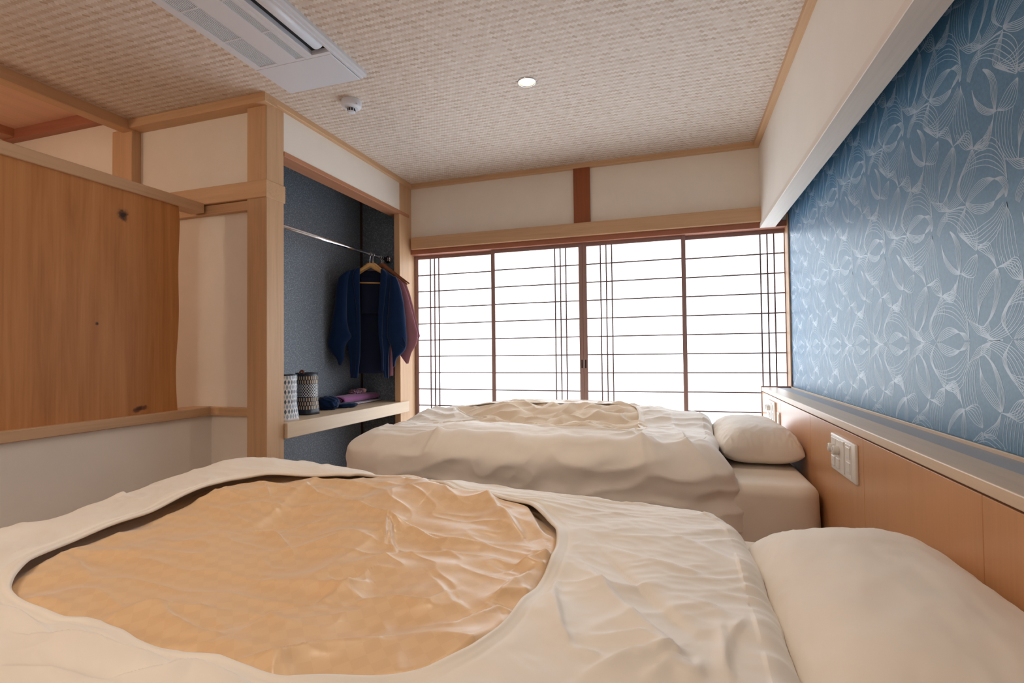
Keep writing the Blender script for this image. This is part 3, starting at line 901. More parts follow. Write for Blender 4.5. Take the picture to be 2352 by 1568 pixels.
def sleeve(rows, pl, off, thick, nv=50, n=22, seed=3):
    rows = np.array(rows, float); ys = np.linspace(rows[0, 0], rows[-1, 0], nv)
    L = np.interp(ys, rows[:, 0], rows[:, 1]); Rr = np.interp(ys, rows[:, 0], rows[:, 2])
    # soften corners of the outline
    for _ in range(2):
        L[1:-1] = (L[:-2] + 2 * L[1:-1] + L[2:]) / 4; Rr[1:-1] = (Rr[:-2] + 2 * Rr[1:-1] + Rr[2:]) / 4
    nn = np.array([math.sin(pl[1]), -math.cos(pl[1]), 0])
    V = []
    for r, y in enumerate(ys):
        tv = r / (nv - 1); th = thick * (0.25 + 0.75 * math.sin(math.pi * min(1, tv * 0.85 + 0.1)))
        for c in range(n):
            a = 2 * math.pi * c / n
            ca = math.copysign(abs(math.cos(a)) ** 0.8, math.cos(a)); sa = math.copysign(abs(math.sin(a)) ** 0.8, math.sin(a))
            x = (L[r] + Rr[r]) / 2 + ca * (Rr[r] - L[r]) / 2
            V.append(JP(x, y, pl) + nn * (off + th * sa + 0.006 * float(pn(ca * 2 + 4, tv * 5, seed))))
    return np.array(V), gridf(nv, n, True) + [tuple(range((nv - 1) * n, nv * n))]


def solid(t, th):
    md = t.o.modifiers.new('cloth_thickness', 'SOLIDIFY'); md.thickness = th; md.offset = 0
    return t


nj = thing('jacket', (-2.24, 3.42, 0.82), 'navy wool kimono jacket hanging open on the closet rod', 'jacket')
V, F = sheet([(192, 432, 456), (230, 320, 456), (290, 240, 454), (400, 240, 456), (600, 255, 458), (800, 270, 460), (1050, 300, 462), (1250, 335, 456), (1500, 347, 432)], PL1, 0.030, 0.012, 0.006, seed=1)
solid(arr('front_panel', V, F, M_NAVY, nj), 0.004)
V, F = sheet([(205, 714, 745), (290, 710, 850), (335, 708, 900), (600, 694, 905), (800, 684, 880), (1000, 690, 830), (1100, 706, 810), (1250, 722, 795), (1420, 728, 800), (1503, 752, 796)], PL1, 0.030, 0.014, 0.008, seed=4)
solid(arr('front_panel', V, F, M_NAVY, nj), 0.004)
V, F = sheet([(205, 440, 722), (235, 318, 760), (292, 242, 850), (335, 242, 898), (600, 256, 903), (800, 272, 878), (1050, 302, 820), (1250, 337, 795), (1452, 350, 792)], PL1, -0.045, -0.006, 0.004, nu=30, seed=2)
solid(arr('back_panel', V, F, M_NAVY_D, nj), 0.003)
for line in ([(456, 192), (320, 230), (240, 290), (240, 400), (270, 800), (300, 1050), (335, 1250), (347, 1452)],
             [(714, 205), (850, 290), (900, 335), (905, 600), (880, 800), (825, 1020), (795, 1250), (795, 1452)]):
    nn = np.array([math.sin(PL1[1]), -math.cos(PL1[1]), 0])      # shoulder and side seam joining front and back
    L_ = catmull(line, 60); V = []
    for x, y in L_:
        for q in range(7):
            s = q / 6.0
            V.append(JP(x, y, PL1) + nn * (0.032 - 0.078 * s) + np.array([0, 0, 0.008 * math.sin(math.pi * s)]))
    solid(arr('side_panel', np.array(V), gridf(60, 7), M_NAVY, nj), 0.004)
V, F = sheet([(290, 460, 700), (735, 462, 675)], PL1, -0.036, 0.0, 0.003, nu=24, nv=20, seed=5)
solid(arr('lining', V, F, M_NAVY_D, nj), 0.002)
V, F = sheet([(196, 432, 458), (232, 392, 458), (300, 372, 457), (450, 395, 458), (700, 425, 462), (1050, 425, 465), (1250, 420, 460), (1500, 402, 434)], PL1, 0.046, 0.006, 0.002, nu=8, seed=6)
solid(arr('collar_band', V, F, M_NAVY, nj), 0.006)
V, F = sheet([(212, 712, 728), (262, 710, 786), (400, 702, 775), (750, 680, 735), (1000, 686, 722), (1200, 712, 740), (1420, 722, 738)], PL1, 0.050, 0.006, 0.002, nu=8, seed=7)
solid(arr('collar_band', V, F, M_NAVY, nj), 0.006)
V, F = sleeve([(235, 300, 350), (290, 206, 330), (400, 182, 315), (600, 165, 305), (800, 132, 305), (950, 105, 330), (1010, 92, 380), (1050, 84, 330), (1090, 76, 292), (1130, 72, 286), (1200, 120, 278), (1280, 190, 272), (1352, 212, 238)], PL1, 0.036, 0.040)
arr('sleeve', V, F, M_NAVY, nj)
V, F = sleeve([(300, 835, 885), (340, 815, 912), (450, 812, 950), (600, 800, 980), (800, 785, 1004), (1000, 780, 1018), (1060, 796, 1020), (1120, 830, 1018), (1200, 842, 985), (1260, 846, 895), (1365, 852, 878)], PL1, 0.038, 0.040, seed=9)
arr('sleeve', V, F, M_NAVY, nj)
bm = bmesh.new(); cf = [JP(x, y, PL1) + np.array([0.02, -0.065, 0]) for x, y in ((985, 1010), (940, 1015), (916, 1050), (935, 1095), (975, 1120), (1012, 1140), (1018, 1090), (985, 1010))]
tube(bm, catmull(cf, 30).tolist(), 0.0035, 8); obj('cuff_edge', bm, M_NAVY, nj, True)

pj = thing('jacket', (-2.2, 3.57, 0.82), 'mauve ribbed jacket hanging behind the navy jacket', 'jacket')
V, F = sleeve([(200, 708, 740), (270, 700, 830), (330, 740, 958), (500, 790, 1028), (800, 830, 1105), (1000, 850, 1160), (1040, 860, 1140), (1100, 880, 1135), (1190, 912, 1075), (1260, 955, 1055), (1332, 1012, 1034)], PL2j, 0.0, 0.014)
arr('sleeve', V, F, M_PINK, pj)
V, F = sheet([(205, 600, 745), (330, 420, 880), (1000, 385, 840), (1300, 400, 800), (1440, 440, 780)], PL2j, 0.004, 0.006, 0.004, nu=40, seed=8)
solid(arr('body', V, F, M_PINK, pj), 0.006)
for rw in ([(1040, 800, 836), (1350, 802, 860), (1476, 804, 858)], [(1250, 334, 372), (1400, 330, 372), (1500, 334, 372)]):
    V, F = sheet(rw, PL2j, 0.012, 0.004, 0.003, nu=10, nv=24, seed=8)
    solid(arr('front_panel', V, F, M_PINK, pj), 0.005)
V, F = sheet([(330, 900, 985), (500, 940, 1046), (800, 1010, 1120), (1000, 1060, 1165), (1032, 1080, 1150)], PL2j, -0.012, 0.006, 0.003, nu=8, nv=24, seed=8)
solid(arr('sleeve_back', V, F, M_PINK, pj), 0.004)

# ---------------------------------------------------------------- baskets
ZS = 0.627


def basket(name, c, r, h, label, style):
    t = thing(name, (c[0], c[1], ZS), label, 'basket')
    sq = lambda a: (abs(math.cos(a)) ** 4 + abs(math.sin(a)) ** 4) ** (-0.25)
    def rad(a, z):
        f = max(0.0, 1 - z / (0.35 * h)); rr = 1 + (sq(a) - 1) * (0.35 + 0.65 * f)
        return r * rr * (1.0 + 0.05 * f)
    def P(a, z, off=0.0):
        q = rad(a, z) + off; return (c[0] + q * math.cos(a), c[1] + q * math.sin(a), ZS + z)
    mdark = plain('black_woven_strap', lin(36, 44, 58), 0.35, 0.5)
    mtan = plain('tan_strap', lin(196, 174, 150), 0.45, 0.4); mwh = plain('white_strap', lin(232, 232, 236), 0.4, 0.5); mgr = plain('slate_strap', lin(92, 112, 132), 0.4, 0.5)
    N = 64
    V = []; nz = 16
    for k_ in range(nz + 1):
        z = h * k_ / nz
        for q in range(N): V.append(P(2 * math.pi * q / N, z))
    for k_ in range(nz, 0, -1):
        z = h * k_ / nz
        for q in range(N): V.append(P(2 * math.pi * q / N, z, -0.004))
    F = gridf(2 * nz + 1, N, True) + [tuple(range(N))[::-1], tuple(range(2 * nz * N, 2 * nz * N + N))]
    arr('wall', V, F, mdark if style == 'dark' else mwh, t)
    bm = bmesh.new(); tube(bm, [P(2 * math.pi * q / 48, h, 0) for q in range(49)], 0.0035, 8, False); obj('rim', bm, mdark, t, True)
    def patches(nm, quads, m):
        VV, FF = [], []
        for qd in quads:
            o_ = len(VV); VV += [P(a, z, 0.0016) for a, z in qd]; FF.append(tuple(range(o_, o_ + len(qd))))
        s = arr(nm, VV, FF, m, t, False); s.o['kind'] = 'stuff'
    if style == 'dark':
        n_ = 26; da = 2 * math.pi / n_; quads = []
        for row, z0 in enumerate((0.22, 0.195, 0.085, 0.06, 0.035)):
            for q in range(n_):
                a = (q + 0.5 * (row % 2)) * da
                quads.append([(a, z0 * h / 0.26), (a + da * 0.5, z0 * h / 0.26), (a + da * 0.5, (z0 + 0.021) * h / 0.26), (a, (z0 + 0.021) * h / 0.26)])
        patches('strap_checks', quads, mtan)
        quads = []; rows = 4; zl, zh = 0.112 * h / 0.26, 0.192 * h / 0.26; dz = (zh - zl) / rows; wd = da * 0.10
        for row in range(rows):
            for q in range(n_):
                for sgn in (1, -1):
                    a0 = q * da; a1 = a0 + sgn * da
                    z0 = zl + row * dz
                    quads.append([(a0 - wd, z0), (a0 + wd, z0), (a1 + wd, z0 + dz), (a1 - wd, z0 + dz)])
        patches('lattice_straps', quads, mwh)
        bm = bmesh.new(); a = 4.9
        pts = [P(a - 0.22, h - 0.004, 0.003), P(a - 0.16, h + 0.012, -0.002), P(a, h + 0.017, -0.006), P(a + 0.16, h + 0.012, -0.002), P(a + 0.22, h - 0.004, 0.003)]
        tube(bm, catmull(pts, 16).tolist(), 0.006, 8); obj('leather_tab', bm, plain('brown_leather', lin(112, 62, 44), 0.5, 0.4), t, True)
    else:
        n_ = 22; da = 2 * math.pi / n_; quads, q2 = [], []
        for row in range(9):
            z0 = 0.012 + row * 0.0265 * h / 0.25
            for q in range(n_):
                a = (q + 0.5 * (row % 2)) * da
                leaf = [(a, z0), (a + da * 0.30, z0 + 0.012), (a + da * 0.24, z0 + 0.021), (a, z0 + 0.029), (a - da * 0.24, z0 + 0.021), (a - da * 0.30, z0 + 0.012)]
                (quads if row % 2 else q2).append(leaf)
        patches('slate_leaves', quads, mgr); patches('pale_leaves', q2, plain('pale_slate_strap', lin(150, 168, 186), 0.4, 0.5))
    return t


bA = on(705, 953, 'z', ZS); dirA = np.array([bA[0], bA[1]]) / np.hypot(bA[0], bA[1])
rA = 0.062
cA = bA[:2] + dirA * rA
basket('woven_basket', cA, rA, 0.262, 'black woven basket with tan checks and a white diamond band on the closet shelf', 'dark')
bB = on(650, 968, 'z', ZS); cB = bB[:2] + dirA * 0.068
basket('woven_basket', (cB[0], cB[1]), 0.068, 0.262, 'white woven basket with grey leaf shapes beside the corner post', 'light')

# ---------------------------------------------------------------- folded clothes on the shelf
def blob(name, c, rx, ry, rz, rot, amp, m, label, cat, seed, parent=None, fs=3.0, flat=0.6, n=56, ridged=0.0):
    V = []; nv_ = n // 2
    for i in range(nv_ + 1):
        ph = math.pi * (i / nv_ - 0.5)
        for j in range(n):
            th = 2 * math.pi * j / n
            ex = lambda v_, p: math.copysign(abs(v_) ** p, v_)
            X = rx * ex(math.cos(ph), flat) * ex(math.cos(th), 0.75); Yv = ry * ex(math.cos(ph), flat) * ex(math.sin(th), 0.75); Z = rz * ex(math.sin(ph), 0.8)
            V.append((X, Yv, Z))
    V = np.array(V); u_ = V / np.array([rx, ry, rz])
    dsp = fbm(u_[:, 0] * fs + u_[:, 2] * 1.3 * fs, u_[:, 1] * fs - u_[:, 2] * fs, 3, seed) * amp
    if ridged: dsp = dsp + ridged * (ridge(u_[:, 0] * fs + u_[:, 2] * fs, u_[:, 1] * fs, seed + 5) - 0.4)
    V = V * (1 + dsp[:, None])
    V[:, 2] += rz; V[:, 2] = np.maximum(V[:, 2], 0.0)
    cr, sr = math.cos(rot), math.sin(rot)
    W = np.c_[V[:, 0] * cr - V[:, 1] * sr + c[0], V[:, 0] * sr + V[:, 1] * cr + c[1], V[:, 2] + c[2]]
    t = arr(name, W, gridf(nv_ + 1, n, True), m, parent)
    if parent is None: tag(t, label, cat)
    return t


def mid(px0, px1, py, z, back): # point on the shelf between two pixels, pushed back from the visible front line
    p = on((px0 + px1) / 2, py, 'z', z); d_ = p[:2] / np.hypot(p[0], p[1]); return (p[0] + d_[0] * back, p[1] + d_[1] * back, z)


blob('sash', mid(730, 778, 942, ZS, 0.06), 0.066, 0.062, 0.044, 0.5, 0.16, M_NAVY, 'crumpled navy sash bundled beside the black woven basket', 'sash', 3, fs=2.2, ridged=0.22)
blob('sash', mid(776, 812, 937, ZS, 0.05), 0.075, 0.052, 0.017, 0.75, 0.14, M_NAVY, 'flat folded navy sash lying next to the navy bundle', 'sash', 8, fs=2.0, ridged=0.12)
t = NT('white_patterned_cotton'); v = t.coords(); nz_ = t.noise(v, 120, 2, 0.6)
t.l(t.ramp(nz_, [(0.47, lin(226, 222, 232)), (0.5, lin(120, 116, 140)), (0.53, lin(226, 222, 232))]), t.b.inputs['Base Color']); t.setp(Roughness=0.9)
M_PRINT = t.m
e0 = on(812, 931, 'z', ZS); e1 = on(888, 917, 'z', ZS)
ax = np.array([e1[0] - e0[0], e1[1] - e0[1]]); Lx = np.hypot(*ax); ax /= Lx; nx_ = np.array([-abs(ax[1]), ax[0] * np.sign(ax[1])]); nx_ = np.array([-ax[1], ax[0]])
if nx_[0] > 0: nx_ = -nx_
cc = (e0[:2] + e1[:2]) / 2
ctr = cc + nx_ * 0.10 - ax * 0.02
rotc = math.atan2(ax[1], ax[0])
blob('folded_cloth', (ctr[0], ctr[1], ZS), Lx / 2 + 0.05, 0.10, 0.0075, rotc, 0.05, M_PRINT, 'white patterned cloth folded flat under the mauve roll', 'cloth', 11, fs=3)
# mauve roll: a strip wound in a flat spiral
t = thing('rolled_cloth', (ctr[0], ctr[1], ZS + 0.014), 'mauve crepe cloth folded in a flat roll on the closet shelf', 'cloth')
V = []; ns, nl = 90, 26; hl = Lx / 2 + 0.065
for q in range(nl):
    s = q / (nl - 1) * 2 - 1
    taper = 1 - 0.35 * max(0, s) ** 2 - 0.05 * s * s
    for p_ in range(ns):
        f = p_ / (ns - 1); th = f * 5.2 * math.pi + 1.2; rr = 0.18 + 0.82 * f
        aa = 0.082 * rr * math.cos(th); zz = 0.031 * taper * rr * math.sin(th)
        aa *= (1 + 0.02 * math.sin(s * 9 + th)); zz += 0.0012 * math.sin(s * 40 + th * 3) * rr
        pos = ctr + ax * (s * hl) + nx_ * aa
        V.append((pos[0], pos[1], ZS + 0.0145 + 0.031 * taper + zz))
solid(arr('spiral_fold', V, gridf(nl, ns), M_MAUVE, t), 0.005)
t = NT('pink_dotted_crepe'); v = t.coords((1, 1, 1)); vo = t.n('TexVoronoi'); vo.inputs['Scale'].default_value = 150; t.l(v, vo.inputs['Vector'])
t.l(t.ramp(vo.outputs['Distance'], [(0.3, lin(226, 178, 178)), (0.5, lin(78, 48, 84))]), t.b.inputs['Base Color']); t.setp(Roughness=0.9)
M_DOTS = t.m
pc = ctr + ax * (-0.03)
t = blob('pouch', (pc[0] - 0.0, pc[1], ZS + 0.0685), 0.078, 0.042, 0.019, rotc, 0.10, M_DOTS, 'small pink dotted pouch lying on the mauve roll', 'pouch', 21, fs=2.2)
tip = pc + ax * 0.075
blob('lining_twist', (tip[0], tip[1], ZS + 0.0690), 0.03, 0.034, 0.019, rotc, 0.16, mat_cloth('pale_pink_lining', lin(222, 170, 172), 0.8), None, None, 25, parent=t, fs=2.5, ridged=0.15)

# ================================================================ BEDS
def rbox(x0, x1, y0, y1, z0, z1, r, rv, n=160, label=None, drape=0.0, seed=1):
    """soft-edged mattress block: plan corner radius r, top edge radius rv, sheet folds down its sides"""
    hx, hy = (x1 - x0) / 2, (y1 - y0) / 2; cx, cy = (x0 + x1) / 2, (y0 + y1) / 2
    P = []
    per = []
    for k_ in range(4):
        sx, sy = ((1, 1), (-1, 1), (-1, -1), (1, -1))[k_]
        for q in range(12):
            a = math.pi / 2 * (k_ + q / 11); P.append((cx + sx * (hx - r) + r * math.cos(a), cy + sy * (hy - r) + r * math.sin(a)))
    P = np.array(P); P = np.vstack([P, P[:1]])
    dd = np.r_[0, np.cumsum(np.linalg.norm(np.diff(P, axis=0), axis=1))]
    s = np.linspace(0, dd[-1], n, endpoint=False)
    O = np.c_[np.interp(s, dd, P[:, 0]), np.interp(s, dd, P[:, 1])]
    tn = np.roll(O, -1, 0) - np.roll(O, 1, 0); nr = np.c_[tn[:, 1], -tn[:, 0]]; nr /= np.linalg.norm(nr, axis=1)[:, None]
    rings = []
    for f in np.linspace(0.02, 1, 14):
        q = np.array([cx, cy]) + (O - nr * rv - [cx, cy]) * f
        rings.append(np.c_[q, z1 + 0.003 * fbm(q[:, 0] * 5, q[:, 1] * 5, 2, seed)])
    for a in np.linspace(0.15, 1, 7) * math.pi / 2:
        q = O - nr * rv + nr * rv * math.sin(a); rings.append(np.c_[q, np.full(n, z1 - rv * (1 - math.cos(a)))])
    for f in np.linspace(0.08, 1, 12):
        q = O + nr * (drape * f * (fbm(s * 7, f * 1.5 + s * 0, 3, seed) + 0.35 * np.sin(s * 38 + 3 * f))[:, None])
        rings.append(np.c_[q, np.full(n, z1 - rv - (z1 - rv - z0) * f)])
    return np.vstack(rings), gridf(len(rings), n, True) + [tuple(range(n))]


M_SHEETB = mat_cloth('cream_fitted_sheet', lin(238, 226, 212), 0.7, 0.2)
for nm, y0, y1, lab in (('bed', 0.60, 1.60, 'single bed with cream fitted sheet under the near duvet'),
                        ('bed', 2.215, 3.23, 'single bed with cream fitted sheet beside the shoji screens')):
    t = thing(nm, (-0.46, (y0 + y1) / 2, 0.0), lab, 'bed')
    V, F = rbox(-1.46, 0.522, y0, y1, 0.13, 0.472, 0.09, 0.045, 420, drape=0.016, seed=int(y0 * 10))
    arr('mattress', V, F, M_SHEETB, t)
    bxo('base', (-1.44, 0.53, y0 + 0.02, y1 - 0.02, 0.04, 0.20), M_FLOOR, t, 0.004)
    for sx in (-1.36, 0.44):
        for sy in (y0 + 0.1, y1 - 0.1): bxo('leg', (sx - 0.03, sx + 0.03, sy - 0.03, sy + 0.03, 0.0, 0.05), M_DKWOOD, t)


def polar(c, rim, NT_):
    """radius of a traced closed outline as a function of angle about c"""
    a = np.arctan2(rim[:, 1] - c[1], rim[:, 0] - c[0]); r = np.hypot(rim[:, 0] - c[0], rim[:, 1] - c[1])
    o_ = np.argsort(a); a = a[o_]; r = r[o_]
    a = np.r_[a - 2 * np.pi, a, a + 2 * np.pi]; r = np.r_[r, r, r]
    th = np.linspace(-np.pi, np.pi, NT_, endpoint=False)
    rr = np.interp(th, a, r)
    k_ = np.exp(-np.linspace(-2, 2, 9) ** 2); k_ /= k_.sum()
    rr = np.convolve(np.r_[rr[-4:], rr, rr[:4]], k_, 'valid')
    return th, rr


def duvet(c, half, rim, Zb, wr_in, side, Rroll, Sdrop, headz, NT_=760, n1=84, n2=40, pw=6.0, hem=0.010, liftf=None, flare=0.0):
    th, rh = polar(c, rim, NT_)
    ct, st = np.cos(th), np.sin(th)
    ax_ = np.where(ct > 0, half[0], half[1]); ay_ = np.where(st > 0, half[2], half[3])
    rb = (np.abs(ct / ax_) ** pw + np.abs(st / ay_) ** pw) ** (-1 / pw)
    bxp = rb * ct; byp = rb * st
    gx = np.sign(ct) * np.abs(ct / ax_) ** (pw - 1) / ax_; gy = np.sign(st) * np.abs(st / ay_) ** (pw - 1) / ay_
    head = sm(0.55, 0.93, gx / np.hypot(gx, gy))
    V = []
    # hem turned under at the opening
    rows = []
    for q, (dr, dz) in enumerate(((0.016, -0.010), (0.004, -0.009), (-0.002, -0.003), (0.003, 0.0015))):
        rows.append((rh + dr, dz))
    for f in np.linspace(0.0, 1.0, n1):
        rows.append((rh + 0.008 + (rb - rh - 0.008) * f ** 1.15, None))
    for k_, (r_, dz) in enumerate(rows):
        x = c[0] + r_ * ct; y = c[1] + r_ * st
        din = np.clip((r_ - rh), 0, None)
        z = Zb(x, y) + wr_in(x, y) * sm(0.0, 0.05, din)
        hemw = 0.0035 * np.exp(-((din - 0.006) / 0.006) ** 2) - 0.0022 * np.exp(-((din - 0.026) / 0.004) ** 2)
        z = z + hemw + (liftf(th) * np.exp(-(din / 0.10) ** 2) if liftf is not None else 0)
        if dz is not None: z = z + dz
        V.append(np.c_[x, y, z])
    zB = V[-1][:, 2]; xB = V[-1][:, 0]; yB = V[-1][:, 1]
    arc = np.r_[0, np.cumsum(np.hypot(np.diff(xB), np.diff(yB)))]
    Rr = Rroll * (1 - head) + head * np.minimum(0.05, (zB - headz) * 0.7)
    Sd = Sdrop * (1 - head)
    # outward direction of the plateau outline
    tx = np.roll(xB, -1) - np.roll(xB, 1); ty = np.roll(yB, -1) - np.roll(yB, 1); L = np.hypot(tx, ty); nx, ny = ty / L, -tx / L
    for f in np.linspace(1 / n2, 1, n2):
        Lr = Rr * 1.45; tot = Lr + Sd; s = f * tot
        a = np.minimum(s, Lr) / Rr
        out = Rr * np.sin(np.minimum(a, 1.45)) + np.maximum(0, s - Lr) * 0.12
        dn = Rr * (1 - np.cos(np.minimum(a, 1.45))) + np.maximum(0, s - Lr) * 0.99
        bump = side(arc, dn, xB, yB) * sm(0, 0.06, s) * (1 - 0.75 * head)
        z = zB - dn
        hd = sm(0.25, 0.85, head); z = z * (1 - hd) + np.maximum(z, headz) * hd
        wv_ = wr_in(xB + nx * out, yB + ny * out) * (1 - sm(0, 0.09, s))
        sk = flare * dn * sm(-0.45, 0.10, xB) * sm(-0.05, -0.7, ny)
        V.append(np.c_[xB + nx * (out + bump) + sk, yB + ny * (out + bump), z + wv_ - wr_in(xB, yB) * (1 - sm(0, 0.02, s)) * 0])
    V[-1][:, 2] -= 0
    return np.vstack(V), gridf(len(V), NT_, True), th, rh


# ---------------------------------------------------------------- near duvet
def Zn(x, y):
    return 0.556 + 0.040 * sm(0.95, 1.48, y) * sm(0.10, -0.85, x) + 0.040 * sm(-0.85, -1.5, x) + 0.004 * fbm(x * 3.1, y * 3.1, 2, 5) + 0.010 * sm(-0.2, 0.05, x) - 0.016 * sm(1.46, 1.58, y)


def refine(pts, Zf, n=5):
    out = []
    for p_ in pts:
        z = 0.56
        for _ in range(n):
            q = on(p_[0], p_[1], 'z', z); z = float(Zf(q[0], q[1]))
        out.append((q[0], q[1]))
    return np.array(out)


RIM1 = [(22, 1346), (31, 1326), (68, 1293), (136, 1258), (238, 1215), (340, 1179), (442, 1142), (527, 1115), (612, 1094), (680, 1091), (736, 1093), (804, 1096), (872, 1091), (940, 1093),
        (991, 1108), (1042, 1122), (1144, 1140), (1212, 1159), (1253, 1183), (1277, 1210), (1280, 1237), (1267, 1278), (1239, 1329), (1195, 1380), (1144, 1441), (1076, 1492),
        (974, 1530), (872, 1543), (770, 1554), (668, 1562), (646, 1560), (578, 1533), (510, 1509), (408, 1486), (316, 1472), (289, 1458), (238, 1428), (204, 1419), (160, 1421), (102, 1397), (51, 1370)]
rim1 = refine(RIM1, Zn)
CN = (-0.72, 1.05)
CR_COVER = [([(1275, 1300), (1272, 1360), (1290, 1440), (1315, 1480)], 0.010, 0.010), ([(1345, 1290), (1400, 1360), (1480, 1440), (1560, 1505)], 0.011, 0.012),
            ([(1395, 1275), (1450, 1330), (1540, 1420), (1600, 1470)], -0.007, 0.012), ([(1300, 1325), (1400, 1340), (1480, 1345)], 0.006, 0.007),
            ([(1310, 1480), (1350, 1495), (1380, 1500)], 0.006, 0.006), ([(1360, 1460), (1470, 1465), (1540, 1500), (1500, 1515)], 0.009, 0.009),
            ([(1530, 1505), (1600, 1548), (1606, 1520)], 0.006, 0.006), ([(1660, 1440), (1665, 1520), (1680, 1568)], 0.006, 0.005), ([(1715, 1430), (1680, 1470), (1672, 1530)], 0.005, 0.005),
            ([(1340, 1545), (1440, 1510), (1530, 1500)], 0.010, 0.010), ([(1390, 1250), (1500, 1290), (1640, 1330)], 0.005, 0.010), ([(1420, 1230), (1560, 1240), (1700, 1300)], 0.005, 0.012),
            ([(80, 1465), (200, 1490), (330, 1512), (400, 1510)], 0.020, 0.009), ([(270, 1552), (400, 1540), (450, 1530), (560, 1555)], 0.016, 0.008), ([(10, 1400), (60, 1425), (110, 1455)], 0.010, 0.008), ([(120, 1430), (200, 1440), (260, 1455), (320, 1490)], 0.010, 0.008), ([(0, 1530), (120, 1545), (260, 1568)], 0.008, 0.01),
            ([(230, 1150), (270, 1165), (320, 1180)], 0.004, 0.006), ([(420, 1110), (450, 1122)], 0.005, 0.006), ([(300, 1450), (318, 1470), (330, 1475)], 0.008, 0.006),
            ([(1480, 1560), (1540, 1530), (1600, 1560)], 0.006, 0.007), ([(1550, 1370), (1640, 1400), (1700, 1440)], 0.005, 0.009)]


def wr_near(x, y):
    right = sm(-0.35, -0.1, x)
    ang = 0.35
    u = (x * math.cos(ang) + y * math.sin(ang)); v = (-x * math.sin(ang) + y * math.cos(ang))
    wq = 0.5 * pn(u * 5, v * 5, 2)
    h = 0.0065 * right * (ridge(u * 2.4 + wq, v * 11 + wq, 3) - 0.35) * sm(-0.35, 0.25, pn(x * 4, y * 4, 66)) + 0.0026 * right * (ridge(u * 5 + wq, v * 27 + 2 * wq, 9) - 0.35) * sm(-0.3, 0.3, pn(x * 5, y * 5, 68))
    h = h + 0.005 * fbm(x * 7, y * 7, 2, 12) + 0.005 * (1 - right) * (ridge(x * 6 + y * 3, y * 9, 31) - 0.4) * sm(-0.3, 0.3, pn(x * 4, y * 4, 67)) + 0.0015 * ridge(x * 16 + y * 8, y * 20, 35)
    far = sm(1.30, 1.45, y) * sm(-0.9, -0.4, x)
    h = h + 0.0035 * far * (ridge(x * 2.2 + 0.4 * y, y * 30, 17) - 0.4)
    return h + creases(x, y, CR_COVER, 0.563)


def side_near(arc, dn, x, y):
    return np.maximum(0.018 * fbm(arc * 5.5, dn * 4, 3, 40) + 0.008 * np.sin(arc * 30 + 3 * pn(arc * 4, dn * 3, 2)), -0.008)


def lift_near(th):
    # the opening stands off the quilt on the far and foot side
    return 0.008 * np.exp(-(np.abs(np.angle(np.exp(1j * (th - 3.0)))) / 0.6) ** 2) + 0.004 * np.sin(th * 9) + 0.003 * np.sin(th * 17 + 1)


d1 = thing('duvet', (-0.7, 1.08, 0.47), 'near duvet in a cream cover with a big round opening showing tan sateen', 'duvet')
V, F, th1, rh1 = duvet(CN, (0.83, 0.80, 0.50, 0.62), rim1, Zn, wr_near, side_near, 0.085, 0.20, 0.478, liftf=lift_near)
arr('cover', V, F, M_SHEET, d1)

CR_Q = [([(600, 1149), (702, 1147), (729, 1164), (773, 1171), (831, 1185), (889, 1205), (940, 1217), (1008, 1244), (1110, 1249), (1212, 1275)], 0.008, 0.008),
        ([(889, 1205), (884, 1250)], 0.008, 0.006), ([(896, 1207), (898, 1240), (908, 1265)], 0.007, 0.005), ([(930, 1225), (900, 1208), (885, 1203)], 0.005, 0.006),
        ([(756, 1325), (770, 1339), (797, 1339), (845, 1312)], 0.008, 0.007), ([(818, 1373), (906, 1368), (960, 1380), (985, 1381), (1030, 1360)], 0.009, 0.008),
        ([(995, 1434), (1042, 1441), (1093, 1418), (1144, 1395), (1180, 1400)], 0.011, 0.010), ([(585, 1220), (640, 1234), (680, 1271)], 0.006, 0.006),
        ([(380, 1185), (480, 1170), (560, 1150), (640, 1150)], 0.007, 0.012), ([(470, 1164), (560, 1175), (640, 1178)], 0.006, 0.006), ([(610, 1150), (620, 1172)], 0.005, 0.005),
        ([(240, 1430), (330, 1405), (400, 1398), (480, 1395)], 0.012, 0.014), ([(360, 1400), (400, 1430), (460, 1450), (510, 1465)], 0.013, 0.014),
        ([(430, 1255), (520, 1240), (640, 1215)], 0.006, 0.012), ([(130, 1290), (180, 1310), (210, 1335)], 0.005, 0.007), ([(540, 1520), (640, 1510), (740, 1480), (860, 1470)], 0.012, 0.015),
        ([(600, 1420), (700, 1395), (800, 1340), (850, 1330)], 0.007, 0.014), ([(1075, 1125), (1120, 1165), (1200, 1235)], 0.016, 0.018), ([(1155, 1140), (1210, 1180), (1250, 1240)], 0.015, 0.016),
        ([(1225, 1268), (1262, 1285), (1275, 1270)], 0.012, 0.009), ([(1190, 1300), (1230, 1290), (1262, 1282)], 0.014, 0.012), ([(1130, 1375), (1180, 1340), (1230, 1310)], 0.010, 0.012),
        ([(625, 1100), (600, 1120), (560, 1150)], 0.012, 0.014), ([(700, 1098), (680, 1115), (640, 1130)], 0.010, 0.012), ([(790, 1100), (700, 1150), (560, 1230)], 0.008, 0.02),
        ([(960, 1180), (900, 1220), (760, 1300), (600, 1390)], 0.006, 0.03), ([(550, 1450), (640, 1400), (760, 1390)], 0.008, 0.016), ([(1000, 1330), (1040, 1380), (1080, 1395)], 0.006, 0.012)]


